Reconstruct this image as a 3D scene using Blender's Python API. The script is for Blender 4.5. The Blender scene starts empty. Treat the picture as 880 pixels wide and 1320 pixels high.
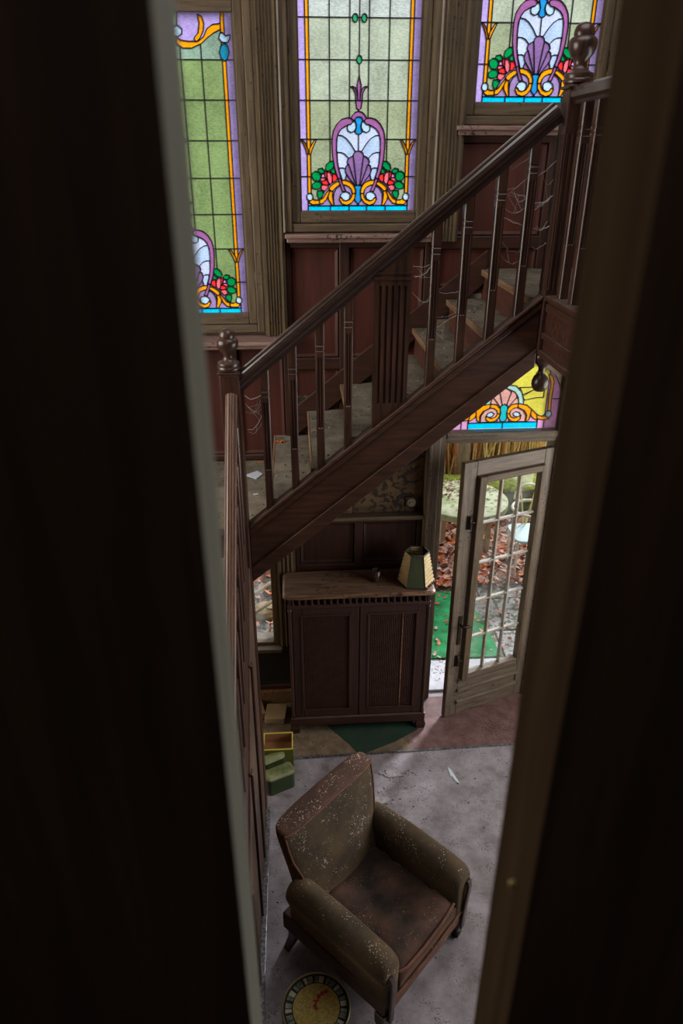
import bpy, bmesh, math, random
from mathutils import Vector, Matrix, geometry, noise
R = random.Random(7)
S = bpy.context.scene
COL = S.collection
PI = math.pi

# ------------------------------------------------------------------ camera, world, lights, exposure
cam_d = bpy.data.cameras.new('camera'); cam = bpy.data.objects.new('camera', cam_d); COL.objects.link(cam)
cam.location = (0, 0, 3.7)
cam.rotation_euler = (math.radians(90 - 26.4), 0, math.radians(-3.65))
cam_d.sensor_fit = 'VERTICAL'; cam_d.sensor_height = 36; cam_d.lens = 915 / 1320 * 36
cam_d.clip_start = .01; cam_d.clip_end = 200
cam_d.dof.use_dof = True; cam_d.dof.focus_distance = 4.3; cam_d.dof.aperture_fstop = 6.3
S.camera = cam
S.view_settings.view_transform = 'Standard'; S.view_settings.look = 'None'
S.view_settings.gamma = 1; S.view_settings.exposure = 0.42; S.view_settings.use_curve_mapping = False
S.cycles.use_denoising = True
S.cycles.max_bounces = 8; S.cycles.diffuse_bounces = 4; S.cycles.transparent_max_bounces = 16
S.cycles.transmission_bounces = 6; S.cycles.sample_clamp_indirect = 3; S.cycles.caustics_reflective = False

W = bpy.data.worlds.new('overcast_sky'); S.world = W; W.use_nodes = True
nt = W.node_tree; nt.nodes.clear()
wo = nt.nodes.new('ShaderNodeOutputWorld'); bg = nt.nodes.new('ShaderNodeBackground')
tc = nt.nodes.new('ShaderNodeTexCoord'); sx = nt.nodes.new('ShaderNodeSeparateXYZ'); rp = nt.nodes.new('ShaderNodeValToRGB')
nt.links.new(tc.outputs['Generated'], sx.inputs[0]); nt.links.new(sx.outputs['Z'], rp.inputs[0])
rp.color_ramp.elements[0].color = (.62, .66, .70, 1); rp.color_ramp.elements[0].position = 0
rp.color_ramp.elements[1].color = (.95, .97, 1.0, 1); rp.color_ramp.elements[1].position = .8
nt.links.new(rp.outputs[0], bg.inputs[0]); bg.inputs[1].default_value = SKY = 1.15
nt.links.new(bg.outputs[0], wo.inputs[0])

def area(name, loc, rot, sx_, sy_, power, color=(1, 1, 1), portal=False):
    d = bpy.data.lights.new(name, 'AREA'); d.shape = 'RECTANGLE'; d.size = sx_; d.size_y = sy_
    d.energy = power; d.color = color
    if portal: d.cycles.is_portal = True
    o = bpy.data.objects.new(name, d); COL.objects.link(o); o.location = loc; o.rotation_euler = rot
    return o
# added fill lamps at invented openings outside the picture, standing in for daylight
area('fill_right_side', (3.12, 2.5, 2.0), (0, math.radians(90), 0), 2.0, 2.6, 56, (1, .96, .92))
area('fill_overhead', (.9, 2.3, 5.58), (0, 0, 0), 2.2, 1.8, 16, (1, .97, .94))
area('fill_left_side', (-2.12, 2.6, 3.5), (0, math.radians(-90), 0), 1.8, 1.6, 50, (1, .93, .82))
area('fill_low_left_warm', (-2.12, 3.75, .95), (0, math.radians(-90), 0), .9, .6, 9, (1, .78, .5))
sd = bpy.data.lights.new('veiled_sun', 'SUN'); sd.energy = 4.2; sd.angle = math.radians(12); sd.color = (.93, .95, 1)
so_ = bpy.data.objects.new('veiled_sun', sd); COL.objects.link(so_); so_.location = (3, 9, 8)
so_.rotation_euler = Vector((-.62, -.76, -.52)).to_track_quat('-Z', 'Y').to_euler()
area('door_portal', (1.28, 4.62, 1.05), (math.radians(90), 0, 0), .74, 2.1, 1, portal=True)
area('fill_viewpoint', (0.2, -1.0, 5.0), (math.radians(70), 0, 0), .3, .3, 8, (1, .8, .66))  # added weak fill that lifts the dark plank faces near the viewpoint

# ------------------------------------------------------------------ materials
def rgb(r, g, b):  # sRGB 0-255 to linear
    f = lambda c: (c / 255 / 12.92) if c / 255 <= .04045 else ((c / 255 + .055) / 1.055) ** 2.4
    return (f(r), f(g), f(b), 1)
def mat(name, c1, c2, scale=6, stretch=(1, 1, 1), rough=.6, bump=.15, speck=None, speck_amt=.5, speck_scale=60, dust=None, dust_amt=.5, metal=0, spec=.5, sheen=None, detail=5, coat=0):
    m = bpy.data.materials.new(name); m.use_nodes = True; t = m.node_tree; N = t.nodes; Lk = t.links
    b = N['Principled BSDF']; b.inputs['Roughness'].default_value = rough; b.inputs['Metallic'].default_value = metal
    b.inputs['Specular IOR Level'].default_value = spec
    if coat: b.inputs['Coat Weight'].default_value = coat; b.inputs['Coat Roughness'].default_value = .3
    if sheen: b.inputs['Sheen Weight'].default_value = sheen[0]; b.inputs['Sheen Tint'].default_value = sheen[1]; b.inputs['Sheen Roughness'].default_value = .4
    g = N.new('ShaderNodeTexCoord'); mp = N.new('ShaderNodeMapping'); mp.inputs['Scale'].default_value = stretch
    oi = N.new('ShaderNodeObjectInfo'); vm = N.new('ShaderNodeVectorMath'); vm.operation = 'ADD'
    sc = N.new('ShaderNodeVectorMath'); sc.operation = 'SCALE'; sc.inputs['Scale'].default_value = 7
    cb = N.new('ShaderNodeCombineXYZ')
    for i in range(3): Lk.new(oi.outputs['Random'], cb.inputs[i])
    Lk.new(cb.outputs[0], sc.inputs[0]); Lk.new(g.outputs['Object'], vm.inputs[0]); Lk.new(sc.outputs[0], vm.inputs[1])
    Lk.new(vm.outputs[0], mp.inputs['Vector'])
    n = N.new('ShaderNodeTexNoise'); n.inputs['Scale'].default_value = scale; n.inputs['Detail'].default_value = detail; n.inputs['Roughness'].default_value = .65
    Lk.new(mp.outputs[0], n.inputs['Vector'])
    r = N.new('ShaderNodeValToRGB'); r.color_ramp.elements[0].position = .34; r.color_ramp.elements[1].position = .68
    r.color_ramp.elements[0].color = c1; r.color_ramp.elements[1].color = c2
    Lk.new(n.outputs['Fac'], r.inputs[0]); out = r.outputs[0]
    if speck:
        s = N.new('ShaderNodeTexNoise'); s.inputs['Scale'].default_value = speck_scale; s.inputs['Detail'].default_value = 2
        Lk.new(vm.outputs[0], s.inputs['Vector'])
        s2 = N.new('ShaderNodeTexNoise'); s2.inputs['Scale'].default_value = speck_scale / 12; Lk.new(vm.outputs[0], s2.inputs['Vector'])
        ad = N.new('ShaderNodeMath'); ad.operation = 'MULTIPLY_ADD'; ad.inputs[1].default_value = .5; Lk.new(s2.outputs['Fac'], ad.inputs[0]); Lk.new(s.outputs['Fac'], ad.inputs[2])
        sr = N.new('ShaderNodeValToRGB'); sr.color_ramp.elements[0].position = .98 - .25 * speck_amt; sr.color_ramp.elements[1].position = 1.03 - .25 * speck_amt
        Lk.new(ad.outputs[0], sr.inputs[0])
        mx = N.new('ShaderNodeMixRGB'); mx.inputs[2].default_value = speck; Lk.new(sr.outputs[0], mx.inputs[0]); Lk.new(out, mx.inputs[1]); out = mx.outputs[0]
    if dust:
        ge = N.new('ShaderNodeNewGeometry'); sp = N.new('ShaderNodeSeparateXYZ'); Lk.new(ge.outputs['Normal'], sp.inputs[0])
        dn = N.new('ShaderNodeTexNoise'); dn.inputs['Scale'].default_value = 9; dn.inputs['Detail'].default_value = 6; Lk.new(vm.outputs[0], dn.inputs['Vector'])
        mr = N.new('ShaderNodeMapRange'); mr.inputs[1].default_value = .3; mr.inputs[2].default_value = .65; mr.inputs[3].default_value = .35; Lk.new(dn.outputs['Fac'], mr.inputs[0])
        pw = N.new('ShaderNodeMath'); pw.operation = 'MAXIMUM'; pw.inputs[1].default_value = 0; Lk.new(sp.outputs['Z'], pw.inputs[0])
        p2 = N.new('ShaderNodeMath'); p2.operation = 'POWER'; p2.inputs[1].default_value = 2.5; Lk.new(pw.outputs[0], p2.inputs[0])
        ml = N.new('ShaderNodeMath'); ml.operation = 'MULTIPLY'; Lk.new(p2.outputs[0], ml.inputs[0]); Lk.new(mr.outputs[0], ml.inputs[1])
        m3 = N.new('ShaderNodeMath'); m3.operation = 'MULTIPLY'; m3.inputs[1].default_value = dust_amt; Lk.new(ml.outputs[0], m3.inputs[0])
        mx = N.new('ShaderNodeMixRGB'); mx.inputs[2].default_value = dust; Lk.new(m3.outputs[0], mx.inputs[0]); Lk.new(out, mx.inputs[1]); out = mx.outputs[0]
    Lk.new(out, b.inputs['Base Color'])
    if bump:
        bp = N.new('ShaderNodeBump'); bp.inputs['Strength'].default_value = bump; bp.inputs['Distance'].default_value = .01
        Lk.new(n.outputs['Fac'], bp.inputs['Height']); Lk.new(bp.outputs[0], b.inputs['Normal'])
    return m
DUST = rgb(120, 112, 104)
M = {}
M['mahogany'] = mat('mahogany', rgb(42, 23, 17), rgb(66, 37, 26), 7, (6, 6, .5), .5, .12)
M['mahogany_x'] = mat('mahogany_x', rgb(44, 24, 18), rgb(70, 38, 27), 7, (.5, 6, 6), .5, .12, dust=DUST, dust_amt=.35)
M['panel_red'] = mat('panel_red', rgb(62, 27, 19), rgb(86, 38, 26), 4, (5, 5, .4), .55, .1)
M['stair'] = mat('stair', rgb(48, 28, 20), rgb(76, 45, 31), 8, (.6, 6, 6), .42, .12, dust=DUST, dust_amt=.5)
M['post'] = mat('post', rgb(46, 29, 24), rgb(76, 50, 40), 8, (6, 6, .5), .3, .08, dust=DUST, dust_amt=.2)
M['rail'] = mat('rail', rgb(44, 29, 25), rgb(58, 40, 33), 8, (.5, 6, 6), .24, .0, spec=.8, coat=.6)
M['rail_brown'] = mat('rail_brown', rgb(66, 40, 28), rgb(112, 72, 50), 8, (8, .6, 1), .4, .2, dust=DUST, dust_amt=.3)
M['tread'] = mat('tread', rgb(88, 80, 68), rgb(138, 128, 112), 7, (1, 1, 1), .75, .15, speck=rgb(60, 48, 38), speck_amt=.3)
M['nosing'] = mat('nosing', rgb(110, 80, 56), rgb(150, 120, 92), 9, (6, .6, 6), .6, .1)
M['riser'] = mat('riser', rgb(66, 36, 28), rgb(96, 54, 40), 6, (1, 1, 4), .6, .1)
M['tan'] = mat('tan', rgb(72, 58, 42), rgb(112, 93, 68), 8, (7, 7, .5), .6, .15, speck=rgb(54, 40, 28), speck_amt=.15, dust=DUST, dust_amt=.4)
M['tan_x'] = mat('tan_x', rgb(72, 58, 44), rgb(112, 93, 70), 8, (.5, 7, 7), .6, .15, speck=rgb(54, 40, 28), speck_amt=.15, dust=DUST, dust_amt=.5)
M['sill'] = mat('sill', rgb(120, 90, 82), rgb(158, 130, 120), 9, (.6, 5, 5), .5, .2, speck=rgb(60, 45, 40), speck_amt=.4)
M['door'] = mat('door', rgb(88, 76, 62), rgb(128, 113, 96), 8, (7, 7, .5), .55, .2, speck=rgb(66, 50, 38), speck_amt=.3)
M['door_x'] = mat('door_x', rgb(88, 76, 62), rgb(128, 113, 96), 8, (.6, 7, 7), .55, .2, speck=rgb(66, 50, 38), speck_amt=.3)
M['muntin'] = mat('muntin', rgb(150, 140, 128), rgb(190, 182, 172), 12, (3, 3, 1), .5, .1, speck=rgb(110, 95, 80), speck_amt=.3)
M['iron'] = mat('iron', rgb(38, 32, 30), rgb(74, 60, 50), 20, (1, 1, 1), .45, .2, metal=.7)
M['plaster'] = mat('plaster', rgb(96, 84, 68), rgb(126, 112, 94), 5, (1, 1, 1), .9, .2)
M['paper'] = mat('paper', rgb(84, 64, 42), rgb(118, 92, 62), 6, (1, 1, 2), .85, .1, speck=rgb(50, 42, 36), speck_amt=.85, speck_scale=30)
M['floor'] = mat('floor', rgb(116, 108, 110), rgb(166, 156, 163), 8, (1, 1, 1), .3, .22, speck=rgb(86, 76, 70), speck_amt=.38, speck_scale=110, detail=12, spec=.7)
M['mat_red'] = mat('mat_red', rgb(94, 64, 62), rgb(128, 98, 94), 12, (1, 1, 1), .7, .3, speck=rgb(80, 60, 56), speck_amt=.4)
M['mat_brown'] = mat('mat_brown', rgb(84, 70, 54), rgb(122, 104, 84), 12, (1, 1, 1), .85, .3, speck=rgb(66, 54, 42), speck_amt=.4)
M['green_felt'] = mat('green_felt', rgb(8, 92, 44), rgb(20, 150, 84), 9, (1, 1, 1), .9, .3, speck=rgb(120, 130, 110), speck_amt=.15)
M['felt_shaded'] = mat('felt_shaded', rgb(6, 38, 27), rgb(12, 54, 38), 9, (1, 1, 1), .9, .3, speck=rgb(40, 40, 30), speck_amt=.5)  # darker than the turf felt, with the cabinet's shade put into its colour
M['strip'] = mat('strip', rgb(70, 68, 70), rgb(170, 168, 172), 60, (1, 1, 1), .35, .3, metal=.6)
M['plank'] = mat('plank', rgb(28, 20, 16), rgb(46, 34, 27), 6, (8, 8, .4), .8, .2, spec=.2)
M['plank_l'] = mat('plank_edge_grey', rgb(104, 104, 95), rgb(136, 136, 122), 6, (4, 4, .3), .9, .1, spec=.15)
M['plank_r'] = mat('plank_edge_brown', rgb(52, 40, 29), rgb(70, 55, 41), 6, (8, 8, .4), .95, .2, spec=.0)
M['cab_top'] = mat('cab_top', rgb(78, 50, 36), rgb(156, 116, 86), 9, (.6, 5, 4), .35, .15, speck=rgb(56, 38, 30), speck_amt=.45, speck_scale=30, dust=DUST, dust_amt=.35)
M['cane'] = mat('cane', rgb(60, 34, 26), rgb(84, 50, 36), 20, (1, 1, 1), .6, .1)
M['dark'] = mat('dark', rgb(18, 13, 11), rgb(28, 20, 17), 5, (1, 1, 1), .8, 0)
M['velvet'] = mat('velvet', rgb(36, 27, 17), rgb(84, 66, 41), 4, (1, 1, 1), .85, .15, speck=rgb(170, 160, 145), speck_amt=.22, speck_scale=130, sheen=(.35, rgb(190, 150, 100)))
M['velvet_red'] = mat('velvet_red', rgb(54, 34, 25), rgb(92, 60, 44), 5, (1, 1, 1), .85, .15, speck=rgb(180, 165, 150), speck_amt=.34, speck_scale=130, sheen=(.35, rgb(200, 140, 110)))
M['seat'] = mat('seat', rgb(20, 14, 10), rgb(84, 54, 40), 4.5, (1, 1, 1), .9, .35, speck=rgb(120, 96, 66), speck_amt=.16, speck_scale=110, sheen=(.2, rgb(180, 130, 90)))
M['piping'] = mat('piping', rgb(78, 46, 32), rgb(112, 70, 50), 20, (1, 1, 1), .7, .1)
M['leather'] = mat('leather', rgb(60, 42, 30), rgb(92, 66, 46), 5, (1, 1, 1), .7, .1)
M['leg'] = mat('leg', rgb(40, 26, 20), rgb(70, 50, 40), 9, (5, 5, .5), .35, .1)
M['box_green'] = mat('box_green', rgb(74, 80, 28), rgb(98, 102, 38), 6, (1, 1, 1), .7, .05)
M['box_edge'] = mat('box_edge', rgb(196, 180, 60), rgb(214, 200, 84), 6, (1, 1, 1), .7, .05)
M['box_in'] = mat('box_in', rgb(132, 92, 58), rgb(160, 116, 76), 6, (1, 1, 1), .8, .1)
M['tin'] = mat('tin', rgb(32, 46, 22), rgb(46, 64, 30), 6, (1, 1, 1), .4, .05)
M['tile_pale'] = mat('tile_pale', rgb(196, 192, 170), rgb(224, 220, 200), 20, (1, 1, 1), .25, 0)
M['tin_top'] = mat('tin_top', rgb(96, 104, 62), rgb(146, 150, 106), 14, (1, 1, 1), .35, .2)
M['package'] = mat('package', rgb(140, 120, 92), rgb(172, 152, 122), 5, (1, 1, 1), .8, .2)
M['shade_green'] = mat('shade_green', rgb(52, 62, 36), rgb(72, 82, 50), 6, (1, 1, 1), .8, .1)
M['shade_cream'] = mat('shade_cream', rgb(190, 166, 118), rgb(228, 208, 164), 9, (1, 1, 1), .8, .1)
M['trim_black'] = mat('trim_black', rgb(26, 20, 16), rgb(42, 34, 26), 9, (1, 1, 1), .7, .1)
M['bead'] = mat('bead', rgb(110, 24, 34), rgb(150, 44, 50), 9, (1, 1, 1), .4, .1)
M['brass'] = mat('brass', rgb(176, 160, 100), rgb(206, 192, 136), 9, (1, 1, 1), .35, .05, metal=.6)
M['tile_y'] = mat('tile_y', rgb(190, 156, 50), rgb(236, 214, 130), 60, (1, 1, 1), .35, 0, speck=rgb(236, 226, 200), speck_amt=.4, speck_scale=100)
M['tile_r'] = mat('tile_r', rgb(190, 36, 40), rgb(216, 66, 60), 30, (1, 1, 1), .35, 0)
M['tile_g'] = mat('tile_g', rgb(84, 100, 88), rgb(176, 180, 166), 34, (1, 1, 1), .2, 0)
M['grout'] = mat('grout', rgb(40, 38, 28), rgb(58, 54, 40), 20, (1, 1, 1), .8, .1)
M['switch'] = mat('switch', rgb(150, 140, 124), rgb(176, 166, 150), 9, (1, 1, 1), .4, 0)
M['web'] = mat('web', rgb(170, 168, 166), rgb(200, 198, 196), 9, (1, 1, 1), .8, 0)
M['leafo'] = mat('leafo', rgb(150, 72, 24), rgb(200, 116, 48), 9, (1, 1, 1), .7, .1)
M['white_scrap'] = mat('white_scrap', rgb(190, 196, 208), rgb(216, 220, 228), 9, (1, 1, 1), .7, .1)
M['plas'] = mat('plas', rgb(130, 124, 122), rgb(170, 166, 166), 12, (1, 1, 1), .8, .4)
M['ground'] = mat('ground', rgb(92, 72, 56), rgb(128, 112, 84), 4, (1, 1, 1), .9, .4, speck=rgb(70, 96, 40), speck_amt=.8, speck_scale=20)
M['paving'] = mat('paving', rgb(112, 108, 106), rgb(176, 172, 176), 5, (1, 1, 1), .8, .3, speck=rgb(84, 88, 58), speck_amt=.95, speck_scale=24)
M['step'] = mat('step', rgb(168, 168, 176), rgb(200, 200, 206), 6, (1, 1, 1), .7, .2, speck=rgb(110, 100, 90), speck_amt=.4)
M['moss'] = mat('moss', rgb(70, 92, 18), rgb(158, 166, 54), 18, (1, 1, 1), .95, .8, speck=rgb(90, 66, 36), speck_amt=.6, speck_scale=30)
M['stone'] = mat('stone', rgb(84, 84, 64), rgb(122, 120, 92), 10, (1, 1, 1), .9, .6, speck=rgb(70, 92, 40), speck_amt=.6, speck_scale=22)
M['mosstable'] = mat('mosstable', rgb(128, 140, 88), rgb(190, 192, 164), 6, (1, 1, 1), .85, .3, speck=rgb(90, 84, 52), speck_amt=.3, speck_scale=22)
M['concrete'] = mat('concrete', rgb(150, 130, 96), rgb(176, 160, 130), 9, (1, 1, 1), .85, .3)
M['white_metal'] = mat('white_metal', rgb(206, 200, 178), rgb(226, 220, 200), 9, (1, 1, 1), .5, .1)
M['blue_seat'] = mat('blue_seat', rgb(168, 196, 202), rgb(200, 220, 222), 9, (1, 1, 1), .5, .05)
M['litter1'] = mat('litter1', rgb(166, 74, 34), rgb(222, 134, 78), 14, (1, 1, 1), .75, .2)
M['litter2'] = mat('litter2', rgb(150, 116, 100), rgb(206, 176, 160), 14, (1, 1, 1), .7, .2)
M['litter3'] = mat('litter3', rgb(84, 42, 30), rgb(130, 70, 46), 14, (1, 1, 1), .8, .2)
M['straw'] = mat('straw', rgb(206, 182, 92), rgb(242, 226, 158), 14, (1, 1, 1), .8, .1)
M['straw2'] = mat('straw2', rgb(196, 112, 66), rgb(232, 164, 118), 14, (1, 1, 1), .8, .1)
M['trunk'] = mat('trunk', rgb(120, 104, 80), rgb(156, 140, 116), 8, (4, 4, .7), .85, .4)
M['hedge'] = mat('hedge', rgb(60, 92, 30), rgb(124, 150, 62), 3, (1, 1, 1), .8, 0)
M['hedge2'] = mat('hedge2', rgb(122, 142, 92), rgb(176, 186, 132), 3, (1, 1, 1), .8, 0)

GC = {'clear': (182, 190, 184), 'pale': (168, 177, 156), 'sage': (152, 162, 130), 'green': (124, 146, 92), 'teal_green': (136, 162, 142), 'lilac': (176, 154, 214), 'gold': (246, 156, 10), 'blue': (0, 190, 240), 'mauve': (152, 128, 176),
      'ice': (186, 196, 222), 'ice2': (166, 186, 214), 'shell': (134, 100, 152), 'azure': (30, 140, 205), 'azure2': (20, 130, 165), 'ball': (178, 206, 228),
      'leaf': (0, 140, 70), 'rose1': (240, 48, 48), 'rose2': (236, 104, 120), 'rose3': (220, 150, 226), 'plum': (152, 92, 146), 'bead': (40, 150, 100),
      'yellow': (206, 198, 72), 'pink': (210, 150, 196), 'rosey': (214, 158, 148), 'aqua': (160, 200, 190), 'teal': (30, 180, 186)}
def glass_mat(name, c, clearness=.35, tex=1.0):
    m = bpy.data.materials.new('glass_' + name); m.use_nodes = True; t = m.node_tree; N = t.nodes; Lk = t.links; N.clear()
    o = N.new('ShaderNodeOutputMaterial'); tr = N.new('ShaderNodeBsdfTranslucent'); tp = N.new('ShaderNodeBsdfTransparent'); gl = N.new('ShaderNodeBsdfGlossy')
    gl.inputs['Roughness'].default_value = .15
    g = N.new('ShaderNodeTexCoord'); mp = N.new('ShaderNodeMapping'); mp.inputs['Scale'].default_value = (1, 1, 2.2)
    n = N.new('ShaderNodeTexNoise'); n.inputs['Scale'].default_value = 75; n.inputs['Detail'].default_value = 3
    n2 = N.new('ShaderNodeTexNoise'); n2.inputs['Scale'].default_value = 7; n2.inputs['Detail'].default_value = 5
    Lk.new(g.outputs['Object'], mp.inputs[0]); Lk.new(mp.outputs[0], n.inputs['Vector']); Lk.new(g.outputs['Object'], n2.inputs['Vector'])
    ad = N.new('ShaderNodeMath'); ad.operation = 'ADD'; Lk.new(n.outputs['Fac'], ad.inputs[0]); Lk.new(n2.outputs['Fac'], ad.inputs[1])
    r = N.new('ShaderNodeMapRange'); r.inputs[1].default_value = .7; r.inputs[2].default_value = 1.25; r.inputs[3].default_value = 1 - .38 * tex; r.inputs[4].default_value = 1.0
    Lk.new(ad.outputs[0], r.inputs[0])
    hs = N.new('ShaderNodeHueSaturation'); hs.inputs['Color'].default_value = rgb(*c); Lk.new(r.outputs[0], hs.inputs['Value'])
    Lk.new(hs.outputs[0], tr.inputs[0]); Lk.new(hs.outputs[0], tp.inputs[0])
    mx = N.new('ShaderNodeMixShader'); mx.inputs[0].default_value = clearness; Lk.new(tr.outputs[0], mx.inputs[1]); Lk.new(tp.outputs[0], mx.inputs[2])
    m2 = N.new('ShaderNodeMixShader'); m2.inputs[0].default_value = .03; Lk.new(mx.outputs[0], m2.inputs[1]); Lk.new(gl.outputs[0], m2.inputs[2])
    bp = N.new('ShaderNodeBump'); bp.inputs['Strength'].default_value = .5; bp.inputs['Distance'].default_value = .004; Lk.new(n.outputs['Fac'], bp.inputs['Height'])
    Lk.new(bp.outputs[0], gl.inputs['Normal']); Lk.new(m2.outputs[0], o.inputs[0])
    return m
for k, c in GC.items(): M['g_' + k] = glass_mat(k, c, .14 if k in ('clear', 'green', 'yellow', 'pale', 'sage') else .12, 1.25 if k in ('clear', 'green', 'pale', 'sage', 'teal_green') else 1.0)
m = bpy.data.materials.new('glass_outer_face'); m.use_nodes = True; m.node_tree.nodes.clear()
a_ = m.node_tree.nodes.new('ShaderNodeOutputMaterial'); b_ = m.node_tree.nodes.new('ShaderNodeBsdfTransparent'); m.node_tree.links.new(b_.outputs[0], a_.inputs[0]); M['g_back'] = m
def window_glass(name, tint, dirt):
    m = bpy.data.materials.new(name); m.use_nodes = True; t = m.node_tree; N = t.nodes; Lk = t.links; N.clear()
    o = N.new('ShaderNodeOutputMaterial'); tp = N.new('ShaderNodeBsdfTransparent'); gl = N.new('ShaderNodeBsdfGlossy'); gl.inputs['Roughness'].default_value = .08
    df = N.new('ShaderNodeBsdfTranslucent'); df.inputs[0].default_value = (.7, .72, .68, 1)
    tp.inputs[0].default_value = tint
    n = N.new('ShaderNodeTexNoise'); n.inputs['Scale'].default_value = 6; n.inputs['Detail'].default_value = 7
    g = N.new('ShaderNodeTexCoord'); Lk.new(g.outputs['Object'], n.inputs['Vector'])
    r = N.new('ShaderNodeMapRange'); r.inputs[1].default_value = .4; r.inputs[2].default_value = .8; r.inputs[4].default_value = dirt; Lk.new(n.outputs['Fac'], r.inputs[0])
    m1 = N.new('ShaderNodeMixShader'); Lk.new(r.outputs[0], m1.inputs[0]); Lk.new(tp.outputs[0], m1.inputs[1]); Lk.new(df.outputs[0], m1.inputs[2])
    m2 = N.new('ShaderNodeMixShader'); m2.inputs[0].default_value = .04; Lk.new(m1.outputs[0], m2.inputs[1]); Lk.new(gl.outputs[0], m2.inputs[2])
    Lk.new(m2.outputs[0], o.inputs[0]); return m
M['pane'] = window_glass('old_window_glass', (.97, .98, .97, 1), .12)
gm = bpy.data.materials.new('tumbler_glass'); gm.use_nodes = True; b = gm.node_tree.nodes['Principled BSDF']
b.inputs['Transmission Weight'].default_value = .9; b.inputs['Roughness'].default_value = .1; b.inputs['Base Color'].default_value = rgb(180, 150, 140); M['tumbler'] = gm

# ------------------------------------------------------------------ mesh helpers
class MB:
    def __init__(s): s.v = []; s.f = []; s.m = []
    def add(s, v, f, mi=0):
        o = len(s.v); s.v += [tuple(p) for p in v]; s.f += [tuple(o + i for i in q) for q in f]; s.m += [mi] * len(f); return s
    def box(s, x0, x1, y0, y1, z0, z1, mi=0):
        return s.add([(x0, y0, z0), (x1, y0, z0), (x1, y1, z0), (x0, y1, z0), (x0, y0, z1), (x1, y0, z1), (x1, y1, z1), (x0, y1, z1)],
                     [(0, 3, 2, 1), (4, 5, 6, 7), (0, 1, 5, 4), (1, 2, 6, 5), (2, 3, 7, 6), (3, 0, 4, 7)], mi)
    def prism(s, pts, a, b, mi=0, caps=True):  # pts: list of 3D points (loop), extruded from a to b (vectors)
        n = len(pts); A = [Vector(p) + Vector(a) for p in pts]; B = [Vector(p) + Vector(b) for p in pts]
        f = [(i, (i + 1) % n, n + (i + 1) % n, n + i) for i in range(n)]
        if caps: f += [tuple(range(n - 1, -1, -1)), tuple(range(n, 2 * n))]
        return s.add(A + B, f, mi)
    def loft(s, rings, mi=0, caps=True):
        n = len(rings[0]); v = [p for r in rings for p in r]; f = []
        for k in range(len(rings) - 1):
            for i in range(n): f.append((k * n + i, k * n + (i + 1) % n, (k + 1) * n + (i + 1) % n, (k + 1) * n + i))
        if caps: f += [tuple(range(n - 1, -1, -1)), tuple(range((len(rings) - 1) * n, len(rings) * n))]
        return s.add(v, f, mi)
    def lathe(s, prof, cx, cy, n=20, mi=0):
        return s.loft([[(cx + r * math.cos(2 * PI * i / n), cy + r * math.sin(2 * PI * i / n), z) for i in range(n)] for r, z in prof], mi)
    def tube(s, pts, r, n=6, mi=0):
        P = [Vector(p) for p in pts]; rings = []
        for k, p in enumerate(P):
            d = (P[min(k + 1, len(P) - 1)] - P[max(k - 1, 0)]).normalized()
            u = d.cross(Vector((0, 0, 1))); u = d.cross(Vector((1, 0, 0))) if u.length < .1 else u
            u.normalize(); w = d.cross(u); rr = r[k] if isinstance(r, (list, tuple)) else r
            rings.append([p + u * rr * math.cos(2 * PI * i / n) + w * rr * math.sin(2 * PI * i / n) for i in range(n)])
        return s.loft(rings, mi)
    def build(s, name, m, parent=None, bevel=0, smooth=False, subsurf=0, local=False, **tags):
        me = bpy.data.meshes.new(name)
        off = Vector((0, 0, 0))
        if parent is not None and not local:
            p = parent
            while p: off += p.location; p = p.parent
        me.from_pydata([tuple(Vector(v) - off) for v in s.v], [], s.f)
        for mm in (m if isinstance(m, (list, tuple)) else [m]): me.materials.append(M[mm])
        me.polygons.foreach_set('material_index', s.m)
        bm = bmesh.new(); bm.from_mesh(me); bmesh.ops.recalc_face_normals(bm, faces=bm.faces); bm.to_mesh(me); bm.free()
        if smooth: me.polygons.foreach_set('use_smooth', [True] * len(me.polygons))
        o = bpy.data.objects.new(name, me); COL.objects.link(o)
        if parent is not None: o.parent = parent
        if bevel:
            b = o.modifiers.new('bevel', 'BEVEL'); b.width = bevel; b.segments = 2; b.limit_method = 'ANGLE'; b.angle_limit = .6; b.harden_normals = False
        if subsurf:
            b = o.modifiers.new('sub', 'SUBSURF'); b.levels = subsurf; b.render_levels = subsurf
        for k, v in tags.items(): o[k] = v
        return o
def smooth_by_angle(o, a=40):
    me = o.data; bm = bmesh.new(); bm.from_mesh(me)
    for f in bm.faces: f.smooth = True
    for e in bm.edges:
        if len(e.link_faces) == 2 and e.calc_face_angle(0) > math.radians(a): e.smooth = False
    bm.to_mesh(me); bm.free(); return o
def thing(name, loc, label=None, category=None, group=None, kind=None, rz=0, parent=None):
    o = bpy.data.objects.new(name, None); COL.objects.link(o); o.location = loc; o.rotation_euler.z = rz; o.empty_display_size = .1
    for k, v in (('label', label), ('category', category), ('group', group), ('kind', kind)):
        if v: o[k] = v
    return o
def tagit(o, label=None, category=None, group=None, kind=None):
    for k, v in (('label', label), ('category', category), ('group', group), ('kind', kind)):
        if v: o[k] = v
    return o
def dup(o, parent=None):
    c = o.copy(); COL.objects.link(c); c.parent = parent if parent else o.parent
    for ch in list(o.children): dup(ch, c)
    return c
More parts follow.
